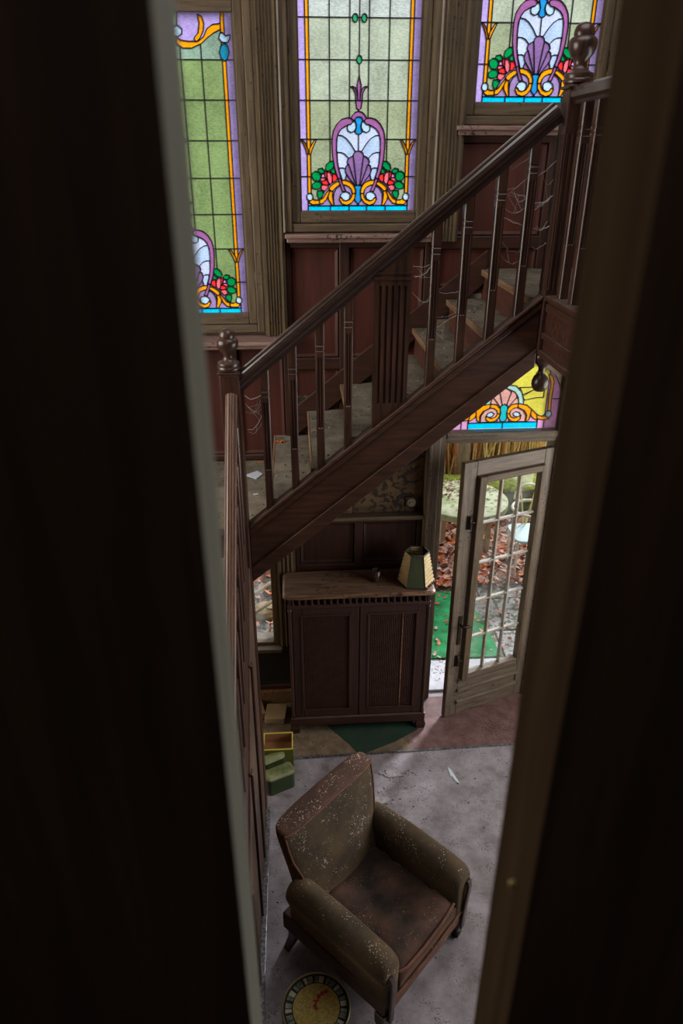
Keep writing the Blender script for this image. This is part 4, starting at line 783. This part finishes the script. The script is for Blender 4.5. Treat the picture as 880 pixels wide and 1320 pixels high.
b = MB(); b.prism([(.22, 3.845, 0), (.30, 3.74, 0), (.345, 3.665, 0), (.40, 3.655, 0), (.62, 3.75, 0), (.80, 3.86, 0), (.80, 4.1, 0), (.02, 4.1, 0)], (0, 0, .0065), (0, 0, .011))
tagit(b.build('carpet_scrap', 'felt_shaded'), 'dark green carpet scrap sticking out under the cabinet', 'carpet')
# mosaic tray
ty = thing('mosaic_tray', (.006, 2.02, 0), 'round mosaic tray of yellow tiles with a red stroke on the floor', 'tray')
tx, tyy, R0 = .006, 2.02, .163
MB().lathe([(0, .001), (.15, .001), (R0, .008), (R0, .014), (.155, .012), (0, .010)], tx, tyy, 48).build('dish', 'grout', ty)
MB().loft([[(tx + r * math.cos(2 * PI * i / 64), tyy + r * math.sin(2 * PI * i / 64), z) for i in range(64)] for r, z in [(R0 - .004, .010), (R0 + .002, .010), (R0 + .004, .018), (R0, .023), (R0 - .004, .018), (R0 - .004, .010)]], 0, False).build('rim', 'brass', ty, smooth=True)
ym = MB(); gm_ = []
rr1 = random.Random(3)
def tile(mb, r0, r1, a0, a1, z0=.010, z1=.0145):
    q = [(tx + r * math.cos(a), tyy + r * math.sin(a), 0) for r, a in ((r0, a0), (r1, a0), (r1, a1), (r0, a1))]; mb.prism(q, (0, 0, z0), (0, 0, z1 + rr1.uniform(-.0006, .0006)))
red = MB(); spine = [(.0, -.004), (-.006, .012), (.0, .03), (.014, .048), (.032, .062), (.05, .074)]
for i in range(13):
    r0 = .004 + i * .0085; n = max(5, int(2 * PI * (r0 + .004) / .0095))
    for k in range(n):
        a0 = 2 * PI * k / n + i * .3; a1 = a0 + 2 * PI / n * .84; am = (a0 + a1) / 2
        px, py = (r0 + .004) * math.cos(am), (r0 + .004) * math.sin(am)
        isr = any(math.hypot(px - qx, py - qy) < .0105 for qx, qy in spine)
        tile(red if isr else ym, r0, r0 + .0072, a0, a1)
ym.build('yellow_tiles', 'tile_y', ty, kind='stuff'); red.build('red_tiles', 'tile_r', ty, kind='stuff')
for k in range(30):
    a0 = 2 * PI * k / 30; mb = MB(); tile(mb, .119, .15, a0, a0 + 2 * PI / 30 * (.55 if k % 2 else .85)); mb.build('glass_tile', 'tile_g' if k % 3 else 'tile_pale', ty)

# boxes by the lower newel
bx = thing('cardboard_box', (-.19, 3.6, 0), 'open yellow box with a bare brown inside beside the newel foot', 'box')
bx.rotation_euler.z = 0
b = MB(); X0, X1, Y0, Y1, Zt = -.292, -.098, 3.50, 3.655, .23
for q in ((X0, X1, Y0, Y0 + .004), (X0, X1, Y1 - .004, Y1), (X0, X0 + .004, Y0, Y1), (X1 - .004, X1, Y0, Y1)): b.box(*q, .007, Zt - .005)
b.box(X0, X1, Y0, Y1, .007, .012); b.build('walls', 'box_green', bx)
b = MB()
for q in ((X0 + .004, X1 - .004, Y0 + .004, Y0 + .006), (X0 + .004, X1 - .004, Y1 - .006, Y1 - .004), (X0 + .004, X0 + .006, Y0 + .004, Y1 - .004), (X1 - .006, X1 - .004, Y0 + .004, Y1 - .004)): b.box(*q, .012, Zt - .006)
b.box(X0 + .006, X1 - .006, Y0 + .006, Y1 - .006, .15, .153); b.build('lining', 'box_in', bx)
b = MB()
for q in ((X0 - .001, X1 + .001, Y0 - .001, Y0 + .006), (X0 - .001, X1 + .001, Y1 - .006, Y1 + .001), (X0 - .001, X0 + .006, Y0 + .006, Y1 - .006), (X1 - .006, X1 + .001, Y0 + .006, Y1 - .006)): b.box(*q, Zt - .005, Zt + .001)
b.build('rim', 'box_edge', bx)
def case(x0, y0, z0, w, dp, h, rz, tilt, label):
    t = thing('green_tin', (x0, y0, z0), label, 'tin'); t.rotation_euler = (0, tilt, rz)
    b = MB(); P = rr(-w / 2, w / 2, -dp / 2, dp / 2, .025); b.loft([[(x, y, z) for x, y in P] for z in (0, h * .86)]); b.build('body', 'tin', t, local=True, bevel=.002)
    P2 = rr(-w / 2 - .003, w / 2 + .003, -dp / 2 - .003, dp / 2 + .003, .028); P3 = rr(-w / 2 + .012, w / 2 - .012, -dp / 2 + .012, dp / 2 - .012, .02)
    b = MB(); b.loft([[(x, y, z) for x, y in q] for q, z in ((P2, h * .86), (P2, h * .95), (P3, h))]); b.build('lid', 'tin_top', t, local=True)
    return t
case(-.19, 3.405, .0005, .19, .10, .145, .42, 0, 'dark green tin with a pale lid standing in front of the yellow box')
case(-.222, 3.468, .148, .15, .07, .055, .35, -.12, 'smaller green tin with a pale lid lying on top of the larger tin')
def package(x, y, z, w, d_, h, rz, label):
    P = rr(-w / 2, w / 2, -d_ / 2, d_ / 2, .012, 2); b = MB(); c, s = math.cos(rz), math.sin(rz); P = [(x + a * c - e * s, y + a * s + e * c) for a, e in P]
    b.loft([[(a, e, q) for a, e in P] for q in (z, z + h)]); tagit(b.build('paper_package', 'package', bevel=.004), label, 'package')
package(-.225, 4.06, .007, .15, .16, .05, -.1, 'flat tan paper package between the cabinet and the yellow box')
package(-.40, 4.10, .007, .17, .16, .05, .25, 'tan paper package half hidden behind the newel')

# plaster flakes, paper scrap and grit on the floor
def flake(x, y, r_, seed, name, m_, label, cat, z=0, n=11, squash=.6):
    q = random.Random(seed); P = []
    for k in range(n): a = 2 * PI * k / n; rad = r_ * q.uniform(.6, 1.1); P.append((x + rad * math.cos(a), y + rad * squash * math.sin(a), 0))
    b = MB(); b.prism(P, (0, 0, z + .0006), (0, 0, z + .005)); tagit(b.build(name, m_), label, cat)
flake(.575, 3.46, .065, 1, 'plaster_flake', 'plas', 'larger flat plaster flake near the cabinet corner shadow', 'plaster flake')
flake(.46, 3.25, .06, 2, 'plaster_flake', 'plas', 'crumbled plaster flake beside the armchair back', 'plaster flake')
b = MB(); b.prism([(.945, 3.50, 0), (.965, 3.47, 0), (.985, 3.40, 0), (.998, 3.35, 0), (.975, 3.37, 0), (.958, 3.42, 0), (.948, 3.41, 0)], (0, 0, .001), (0, 0, .004))
tagit(b.build('paper_scrap', 'white_scrap'), 'torn white paper scrap on the bare floor right of the armchair', 'paper scrap')
b = MB(); q = random.Random(11)
for k in range(420):
    x, y = q.uniform(-.25, 1.5), q.uniform(1.7, 3.62)
    if q.random() < .35: x, y = q.gauss(.6, .22), q.gauss(3.2, .25)
    if y > 3.6: continue
    r_ = q.choice((.002, .003, .004, .006)); a = q.uniform(0, PI); fl = k % 5 == 0
    if fl: x, y = (q.gauss(.46, .045), q.gauss(3.24, .05)) if k % 2 else (q.gauss(.57, .06), q.gauss(3.47, .02)); r_ = q.uniform(.004, .012)
    c, s = math.cos(a) * r_, math.sin(a) * r_
    P = [(x + c, y + s, 0), (x - s * .6, y + c * .6, 0), (x - c, y - s, 0), (x + s * .6, y - c * .6, 0)]
    b.prism(P, (0, 0, .0004), (0, 0, min(.006, r_ * .8)), 1 if fl else k % 2)
tagit(b.build('floor_grit', ['leather', 'plas']), 'scattered dark and pale grit on the hall floor', 'grit', kind='stuff')
b = MB(); q = random.Random(5)
for i in range(-1, 6):
    x0 = NX[i] if i >= 0 else -.7; x1 = NX[i + 1]; z = NZ[i] if i >= 0 else 1.983
    for k in range(34):
        x, y = q.uniform(x0 + .02, x1), q.uniform(3.32, 4.18); r_ = q.choice((.003, .004, .007)); a = q.uniform(0, PI); c, s = math.cos(a) * r_, math.sin(a) * r_
        b.prism([(x + c, y + s, 0), (x - s * .6, y + c * .6, 0), (x - c, y - s, 0), (x + s * .6, y - c * .6, 0)], (0, 0, z + .0005), (0, 0, z + .002 + r_ * .4), k % 2)
tagit(b.build('stair_grit', ['leather', 'plas']), 'crumbs and dust lying on the stair treads', 'grit', kind='stuff')
# fallen leaves on the stair
def leaf(x, y, z, s, rz, label, m_='leafo', group=None):
    P = []
    for k in range(14):
        a = 2 * PI * k / 14; r_ = s * (1 if k % 2 == 0 else .55) * (1.2 if k == 0 else 1)
        P.append((x + r_ * math.cos(a + rz), y + r_ * .7 * math.sin(a + rz), z + .004 + .25 * s * (k % 3) / 2))
    b = MB(); n = len(P); c = (x, y, z + .004)
    b.add(P + [(p[0], p[1], p[2] - .0015) for p in P] + [c, (c[0], c[1], c[2] - .0015)], [(i, (i + 1) % n, 2 * n) for i in range(n)] + [(n + (i + 1) % n, n + i, 2 * n + 1) for i in range(n)] + [(i, n + i, n + (i + 1) % n, (i + 1) % n) for i in range(n)])
    o = b.build('dead_leaf', m_); tagit(o, label, 'leaf', group)
leaf(-.115, 4.10, 2.148, .038, .4, 'curled orange leaf at the back of the lowest visible tread')
leaf(-.262, 4.17, 1.983, .018, 1.4, 'orange leaf by the wall on the lower landing, left one of two')
leaf(-.225, 4.18, 1.983, .018, 2.4, 'orange leaf by the wall on the lower landing, right one of two')
leaf(-.255, 3.70, 1.983, .018, .2, 'pale leaf on the lower landing behind the first baluster', 'white_scrap')
b = MB(); b.prism([(-.33, 3.98, 0), (-.26, 4.04, 0), (-.225, 3.99, 0), (-.26, 3.92, 0)], (0, 0, 1.984), (0, 0, 1.99)); tagit(b.build('paper_scrap', 'white_scrap'), 'crumpled pale scrap on the lower stair landing', 'paper scrap')

# ------------------------------------------------------------------ armchair
ac = thing('armchair', (.318, 2.335, 0), 'worn brown velvet armchair spattered white, on short dark legs', 'armchair', rz=math.radians(-42 + 90 - 0))
# local frame: x = across (right of sitter's view from behind), y = facing ; facing (.743,-.669) = angle -42 deg
ac.rotation_euler.z = math.radians(-45 - 90)
def sup(cx, cz, w, h, n=20, e=2.6):  # superellipse ring in xz
    P = []
    for k in range(n):
        t = 2 * PI * k / n; c, s = math.cos(t), math.sin(t)
        P.append((cx + w * abs(c) ** (2 / e) * (1 if c >= 0 else -1), cz + h * abs(s) ** (2 / e) * (1 if s >= 0 else -1)))
    return P
def armring(s, y, k=1.0, dz=0, n=24):
    """section of an arm: flat padded side swelling into a rounded top that overhangs outward"""
    base = [(.0, .20), (.012, .30), (.012, .40), (.004, .47), (.006, .515), (.022, .548), (.05, .566), (.08, .570), (.11, .560), (.134, .535), (.144, .50), (.142, .465), (.128, .43), (.115, .38), (.112, .30), (.110, .20)]
    cx, cz = .065, .40
    return [(s * (.222 + cx + (x - cx) * k), y, cz + (z - cz) * (k if z > .5 else 1 if z < .3 else (1 + k) / 2) + dz) for x, z in base]
for s in (-1, 1):
    b = MB(); rg = []
    for y, k, dz in ((-.285, .92, .0), (-.26, .98, .008), (-.2, 1.0, .012), (0, 1.02, .01), (.2, 1.0, 0), (.285, .99, -.004), (.318, .93, -.008), (.334, .80, -.012), (.338, .6, -.02)): rg.append(armring(s, y, k, dz))
    b.loft(rg); o = b.build('arm', 'velvet', ac, local=True, smooth=True, subsurf=1)
    b = MB(); b.tube([(s * .338, -.28, .30), (s * .338, .0, .292), (s * .336, .318, .285)], .0055, 6); b.build('arm_piping', 'leather', o, local=True)
    # curved wooden facing strip
    b = MB(); b.loft([[(s * (.300 + dx) - .016, y, z), (s * (.300 + dx) + .016, y, z), (s * (.300 + dx) + .016, y + .016, z), (s * (.300 + dx) - .016, y + .016, z)] for y, z, dx in ((.335, .12, 0), (.336, .2, 0), (.340, .3, .002), (.344, .38, .006), (.345, .44, .012), (.336, .475, .016))])
    b.build('arm_facing', 'leg', ac, local=True, bevel=.005)
# seat frame (apron)
b = MB(); b.loft([[(-q, -.33, z), (q, -.33, z), (q, .325, z), (-q, .325, z)] for q, z in ((.325, .165), (.336, .18), (.334, .29))]); b.build('seat_frame', 'leather', ac, local=True, bevel=.008)
b = MB(); b.loft([[(-.30, .322, z), (.30, .322, z), (.30, .336, z), (-.30, .336, z)] for z in (.17, .255)]); b.build('front_band', 'velvet_red', ac, local=True, bevel=.004)
b = MB(); b.tube([(-.30, .338, .262), (0, .345, .258), (.30, .338, .262)], .006, 6); b.build('front_piping', 'piping', ac, local=True)
# cushion, sagged and creased
b = MB(); N_ = 22; top = []; 
for j in range(N_ + 1):
    row = []
    for i in range(N_ + 1):
        u, v = i / N_ * 2 - 1, j / N_ * 2 - 1
        x = u * .235; y = -.20 + (v + 1) / 2 * .535
        edge = (1 - abs(u) ** 6) * (1 - abs(v) ** 8)
        sag = -.045 * math.exp(-((u * 1.2) ** 2 + (v + .15) ** 2 * 1.2)) + .012 * noise.noise(Vector((x * 9, y * 9, 1))) + .040 * abs(noise.noise(Vector((x * 5 + 3, y * 13 + x * 6, 4)))) - .014 * math.exp(-((x * .8 + y - .02) / .012) ** 2) * (1 if x < .05 else .2)
        z = .335 + .085 * edge ** .5 + sag; row.append((x, y, z))
    top.append(row)
vs = [p for r_ in top for p in r_]; fs = [(j * (N_ + 1) + i, j * (N_ + 1) + i + 1, (j + 1) * (N_ + 1) + i + 1, (j + 1) * (N_ + 1) + i) for j in range(N_) for i in range(N_)]
rim = [i for i in range(N_ + 1)] + [(j) * (N_ + 1) + N_ for j in range(1, N_ + 1)] + [N_ * (N_ + 1) + i for i in range(N_ - 1, -1, -1)] + [j * (N_ + 1) for j in range(N_ - 1, 0, -1)]
nb = len(vs); vs += [(vs[k][0], vs[k][1], .27) for k in rim]; fs += [(rim[k], rim[(k + 1) % len(rim)], nb + (k + 1) % len(rim), nb + k) for k in range(len(rim))] + [tuple(range(nb, nb + len(rim)))]
b.add(vs, fs); cu = b.build('seat_cushion', 'seat', ac, local=True, smooth=True)
b = MB(); b.tube([(-.225, .325, .375), (-.1, .338, .372), (.05, .340, .366), (.18, .336, .372), (.226, .322, .378)], .007, 6); b.build('cushion_piping', 'piping', cu, local=True)
# back: slab leaning backwards, top slightly bowed, waisted sides
def backring(t, grow=0.0):
    z = .22 + t * .64; yc = -.205 - .13 * t; hw = .285 + .045 * min(1, t * 1.15) - .012 * math.sin(PI * min(1, t)) + grow
    th = .062 - .008 * t + grow; P = []
    bow = .02 * math.sin(PI * min(1, t)) 
    for k in range(28):
        a = 2 * PI * k / 28; c, s = math.cos(a), math.sin(a); e = 5
        X = hw * abs(c) ** (2 / e) * (1 if c >= 0 else -1); Y = th * abs(s) ** (2 / 3.6) * (1 if s >= 0 else -1)
        if Y > 0: Y += .028 * math.cos(X / hw * PI / 2) * math.sin(PI * min(1, t * 1.05)) 
        P.append((X, yc + Y, z - .012 * (X / hw) ** 2 * t - Y * .22))
    return P
def shr(P, k): 
    cx = sum(p[0] for p in P) / len(P); cy = sum(p[1] for p in P) / len(P); return [(cx + (p[0] - cx) * k, cy + (p[1] - cy) * k, p[2]) for p in P]
rg = [backring(t) for t in (0, .12, .25, .4, .55, .7, .85, .94, .985)]; rg.append([(p[0], p[1], p[2] + .008) for p in shr(backring(.995), .95)]); rg.append([(p[0], p[1], p[2] + .010) for p in shr(backring(1.0), .8)])
b = MB(); b.loft(rg); bk = b.build('backrest', 'velvet', ac, local=True, smooth=True, subsurf=1)
# piping follows the front edge of the back
pp = []
for t in (.30, .45, .6, .75, .88, .97): R_ = backring(t, .002); pp.append(max(R_, key=lambda p: p[0] * 1.0 + p[1] * 1.6))
pt = sorted([p for p in backring(1.0, .002) if p[1] > -.335 + .02], key=lambda p: -p[0])
left = [(-p[0], p[1], p[2]) for p in pp]
b = MB(); b.tube(pp + [(p[0], p[1], p[2] + .004) for p in pt[1:-1]] + left[::-1], .0055, 6); b.build('back_piping', 'piping', bk, local=True)
R1 = backring(.995); hi = MB(); 
P_ = [(p[0] * .985, -.335 + (p[1] + .335) * .97, p[2] + .0125) for p in R1]; Q_ = [(p[0] * .93, -.335 + (p[1] + .335) * .8, p[2] + .019) for p in R1]
hi.loft([[(p[0], p[1], p[2] - .008) for p in P_], P_, Q_]); hi.build('top_roll', 'velvet_red', bk, local=True, smooth=True)
# legs
for s in (-1, 1):
    b = MB(); b.loft([[(s * .312 + q * a_, .305 + q * c_, z) for a_, c_ in ((-1, -1), (1, -1), (1, 1), (-1, 1))] for q, z in ((.030, .17), (.028, .10), (.022, .068))])
    lg = b.build('leg', 'leg', ac, local=True, bevel=.004)
    b = MB(); b.lathe([(.014, .07), (.028, .066), (.032, .056), (.022, .046)], s * .312, .305, 14); b.tube([(s * .312 - .012, .305, .024), (s * .312 + .012, .305, .024)], .024, 14); b.build('caster', 'iron', lg, local=True)
    b = MB(); b.loft([[(s * (.29 + o_) + q * a_, -.28 - o_ * 1.2 + q * c_, z) for a_, c_ in ((-1, -1), (1, -1), (1, 1), (-1, 1))] for q, z, o_ in ((.028, .18, 0), (.025, .10, .006), (.019, .0, .03))])
    b.build('leg', 'leg', ac, local=True, bevel=.004)
# ------------------------------------------------------------------ garden
struct(MB().box(-14, 16, 4.501, 26, -.3, -.012).build('ground', 'ground'), 'leaf strewn garden ground behind the house')
q = random.Random(21)
# entrance paving slabs
pv = thing('paving', (1.2, 4.9, 0), 'grey paving slabs outside the garden door', kind='structure')
for i in range(-4, 6):
    for j in range(4):
        x, y = i * .52 + .1 + (j % 2) * .12, 4.52 + j * .50
        if x > 1.45 and j > 2 and q.random() < .3: continue
        c = MB(); c.box(x + .006, x + .51, y + .006, y + .49, -.03, .004 + q.uniform(-.003, .004)); c.build('paving_slab', 'paving', pv, bevel=.006)
b = MB(); b.prism([(.66, 4.66, 0), (1.62, 4.64, 0), (1.60, 5.1, 0), (1.50, 5.62, 0), (.62, 5.66, 0)], (0, 0, .009), (0, 0, .02))
tagit(b.build('artificial_turf', 'green_felt'), 'bright green artificial turf mat outside the garden door', 'turf mat')
# leaf litter
def litter(name, n, fx, sizes, label, zoff=.01, mats=('litter1', 'litter2', 'litter3')):
    b = MB(); r_ = random.Random(hash(name) % 1000 if False else n)
    for k in range(n):
        x, y, z = fx(r_); s = r_.choice(sizes); a = r_.uniform(0, 2 * PI); ti = r_.uniform(-.6, .6); tj = r_.uniform(-.6, .6)
        P = []
        for u, v, w in ((-1, 0, .1), (-.4, .5, 0), (.2, .42, .12), (1, 0, .25), (.3, -.5, .05), (-.4, -.42, .1)):
            X, Y, Z = u * s, v * s, w * s; P.append((x + X * math.cos(a) - Y * math.sin(a), y + X * math.sin(a) + Y * math.cos(a), z + zoff + s * .5 + Z + X * ti * .7 + Y * tj))
        b.add(P, [(0, 1, 5), (1, 2, 4, 5), (2, 3, 4)], r_.choices((0, 1, 2), (.42, .33, .25))[0])
    o = b.build(name, list(mats)); tagit(o, label, 'leaves', kind='stuff'); return o
litter('leaf_litter', 9000, lambda r: (r.uniform(0, 4.6), r.uniform(5.68, 7.03), r.uniform(0, .05)), (.024, .034, .044), 'thick brown leaf litter on the ground below the garden table')
litter('scattered_leaves', 300, lambda r: (r.uniform(0, 3.4), 4.6 + 1.02 * r.random() ** .7, .012), (.014, .022, .03), 'scattered leaves over the paving and turf', zoff=.004)
litter('window_debris', 900, lambda r: (r.uniform(-2.2, -.08), r.uniform(4.6, 7.0), r.uniform(0, .05)), (.03, .05, .07), 'leaves and debris outside the low window')
# rubble stones outside the low window
for k, (x, y, r_) in enumerate(((-.30, 4.95, .09), (-.36, 5.38, .12), (-.27, 5.80, .10))):
    P = [(r_ * q.uniform(.75, 1.1), h) for h in (0, .02)]
    b = MB(); rings = []
    off = q.uniform(0, 6)
    for z_, s in ((-.01, .8), (r_ * .35, 1.0), (r_ * .7, .85), (r_ * .9, .4)): rings.append([(x + r_ * s * (1 + .25 * noise.noise(Vector((math.cos(a * PI / 4) + off, math.sin(a * PI / 4), z_ * 5)))) * math.cos(a * PI / 4), y + r_ * s * math.sin(a * PI / 4), z_) for a in range(8)])
    b.loft(rings); tagit(b.build('rubble_stone', 'concrete' if k % 2 else 'stone', smooth=False), ['rubble stone nearest the low window sill', 'larger middle rubble stone outside the low window', 'farthest rubble stone outside the low window'][k], 'stone')
for k, (a, c) in enumerate((((-.75, 5.2, .12), (-.15, 5.75, .22)), ((-.75, 4.95, .1), (-.14, 5.45, .2)))):
    tagit(MB().tube([a, c], .018, 7).build('fallen_branch', 'trunk', smooth=True), ['thin branch rising to the right among rubble outside the low window', 'second thin branch lying closer to rubble outside the low window'][k], 'branch')
# low mossy stone wall: each stone a piece
sw2 = thing('garden_wall', (2, 7.3, 0), 'low mossy stone wall behind the garden table', 'wall')
for j in range(2):
    x = -2.5 + j * .17
    while x < 7:
        w = q.uniform(.28, .5); c = MB(); c.box(x, x + w - .012, 7.12 + q.uniform(-.02, .015), 7.55, j * .2 - .01, j * .2 + .19); c.build('stone', 'stone', sw2, bevel=.015); x += w
b = MB(); n = 110; rows = []
for j in range(9):
    y = 7.08 + j * .065
    rows.append([(-2.5 + 9.5 * i / n, y, .385 + .045 * math.sin(PI * j / 8) + .02 * noise.noise(Vector((i * .35, j * .6, 0)))) for i in range(n + 1)])
vs = [p for r_ in rows for p in r_]; fs = [(j * (n + 1) + i, j * (n + 1) + i + 1, (j + 1) * (n + 1) + i + 1, (j + 1) * (n + 1) + i) for j in range(8) for i in range(n)]
b.add(vs, fs); 
o = b.build('moss_cushion', 'moss', sw2, smooth=True, kind='stuff'); so = o.modifiers.new('s', 'SOLIDIFY'); so.thickness = .03; so.offset = -1
# round table
tb = thing('garden_table', (1.6, 6.22, 0), 'round moss-stained garden table strewn with dead leaves', 'table')
b = MB(); b.lathe([(0, .665), (.40, .665), (.425, .675), (.43, .70), (.43, .715), (.42, .722), (0, .722)], 1.6, 6.22, 48); smooth_by_angle(b.build('table_top', 'mosstable', tb), 40)
b = MB(); b.lathe([(.404, .655), (.431, .655), (.431, .69), (.404, .69)], 1.6, 6.22, 48); b.build('edge_band', 'concrete', tb)
for a in (20, 110, 200, 290):
    x, y = 1.6 + .33 * math.cos(math.radians(a)), 6.22 + .33 * math.sin(math.radians(a)); MB().box(x - .025, x + .025, y - .025, y + .025, -.01, .664).build('leg', 'concrete', tb, bevel=.005)
def onTable(r):
    while True:
        a, d_ = r.uniform(0, 2 * PI), .42 * math.sqrt(r.random()); x, y = 1.6 + d_ * math.cos(a), 6.22 + d_ * math.sin(a)
        if y > 6.2 + .25 * (x - 1.3) or r.random() < .06: return (x, y, .722)
litter('table_leaves', 260, onTable, (.012, .018, .022), 'dead leaves and moss crumbs on the garden table', zoff=.001, mats=('litter3', 'litter2', 'moss'))
# garden chair
gc = thing('garden_chair', (2.2, 5.98, 0), 'white metal garden chair with a pale blue seat right of the table', 'chair')
b = MB(); P = rr(2.03, 2.42, 5.78, 6.16, .08, 5); b.loft([[(x, y, z) for x, y in P] for z in (.43, .455)]); b.build('seat', 'blue_seat', gc, bevel=.006)
for s, y in ((2.06, 5.82), (2.38, 5.82), (2.07, 6.13), (2.38, 6.13)): MB().tube([(s, y, -.01), (s, y, .43)], .012, 8).build('leg', 'white_metal', gc)
pts = [(2.05, 6.10, .43), (2.03, 6.10, .6)] + [(2.22 + .19 * math.cos(t), 6.02 + .17 * math.sin(t), .70) for t in [PI * k / 12 * 1.5 + PI * .75 for k in range(13)]]
MB().tube([(2.22 + .19 * math.cos(t), 5.99 + .19 * math.sin(t), .70) for t in [PI * (.1 + k / 14 * 1.3) + PI * .25 for k in range(15)]], .014, 8).build('arm_loop', 'white_metal', gc, smooth=True)
MB().tube([(2.22 + .13 * math.cos(t), 6.17, .72 + .16 * math.sin(t)) for t in [PI * k / 10 for k in range(11)]], .012, 8).build('backrest', 'white_metal', gc, smooth=True)
for dx in (-.06, .06): MB().tube([(2.22 + dx * .2, 6.16, .45), (2.22 + dx * 1.3, 6.17, .84)], .009, 6).build('back_slat', 'straw', gc)
for x in (2.04, 2.40): MB().tube([(x, 5.98, .44), (x, 5.98, .70)], .010, 6).build('arm_post', 'white_metal', gc)
# dry reeds behind the wall
def reeds(name, n, x0, x1, y0, y1, hmin, hmax, m1, label):
    b = MB(); r_ = random.Random(n)
    for k in range(n):
        x, y, h = r_.uniform(x0, x1), r_.uniform(y0, y1), r_.uniform(hmin, hmax); dx, dy = r_.uniform(-.25, .25), r_.uniform(-.2, .2); w = r_.uniform(.004, .009); a = r_.uniform(0, PI)
        cx, cy = w * math.cos(a), w * math.sin(a); mi = 0 if r_.random() < .6 else 1
        P = [(x - cx, y - cy, -.02), (x + cx, y + cy, -.02), (x + dx * .4 + cx, y + dy * .4 + cy, h * .6), (x + dx * .4 - cx, y + dy * .4 - cy, h * .6), (x + dx * 1.3, y + dy, h)]
        b.add(P, [(0, 1, 2, 3), (3, 2, 4)], mi)
    tagit(b.build(name, [m1, 'straw2']), label, 'reeds', kind='stuff')
reeds('dry_reeds', 12000, -2, 3.0, 7.75, 9.6, .8, 1.9, 'straw', 'dry straw coloured reeds behind the mossy wall')
reeds('dry_grass', 2600, 3.7, 7.5, 7.7, 10.2, .5, 1.3, 'straw', 'pale dry grass behind the mossy wall on the right')
tagit(MB().tube([(1.93, 7.64, -.05), (1.92, 7.65, 1.0), (1.95, 7.66, 2.6)], [.075, .07, .06], 12).build('bare_tree', 'trunk', smooth=True), 'slim bare trunk rising from the reeds behind the door', 'tree')
# shrubs and trees
def shrub(x, y, h, w, n, m_, label, leafs=.09, stem=True, zc=.55, name='shrub'):
    t = thing(name, (x, y, 0), label, 'tree' if name == 'tree' else 'shrub'); b = MB(); r_ = random.Random(int(x * 100) + n)
    for k in range(n):
        while True:
            u, v, s = r_.uniform(-1, 1), r_.uniform(-1, 1), r_.uniform(-1, 1)
            rad = u * u + v * v + s * s
            if .35 < rad < 1 or (rad < 1 and r_.random() < .2): break
        bl = 1 + .25 * noise.noise(Vector((u * 2.2, v * 2.2, s * 2.2 + x)))
        px, py, pz = x + u * w * bl, y + v * w * bl, h * zc + s * h * .48 * bl
        if pz < .05: continue
        a, e = r_.uniform(0, 2 * PI), r_.uniform(-1, 1); l = leafs * r_.uniform(.6, 1.3)
        d1 = Vector((math.cos(a), math.sin(a), e * .6)).normalized() * l; d2 = d1.cross(Vector((r_.uniform(-1, 1), r_.uniform(-1, 1), 1))).normalized() * l * .4
        p = Vector((px, py, pz)); b.add([p - d1, p + d2, p + d1, p - d2], [(0, 1, 2, 3)])
    b.build('foliage', m_, t, kind='stuff')
    MB().tube([(x, y, -.05), (x + .05, y, h * .3), (x, y, h * .7)], [.12, .09, .04], 8).build('trunk', 'trunk', t, smooth=True)
shrub(-3.2, 12.6, 7.6, 1.9, 9000, 'hedge', 'dense green tree outside behind the left stained glass window', name='tree')
shrub(1.0, 13.0, 4.8, 1.6, 6000, 'hedge2', 'pale green shrub outside behind the middle stained glass window', .11)
shrub(5.0, 13.0, 4.6, 1.7, 5000, 'hedge2', 'pale green shrub outside behind the upper right window', .11)
shrub(9.4, 13.0, 4.2, 1.9, 3500, 'hedge2', 'pale green shrub at the right end of the garden', .11)
shrub(-8.4, 13.0, 5.7, 2.2, 3500, 'hedge', 'green shrub at the left end of the garden', .12)
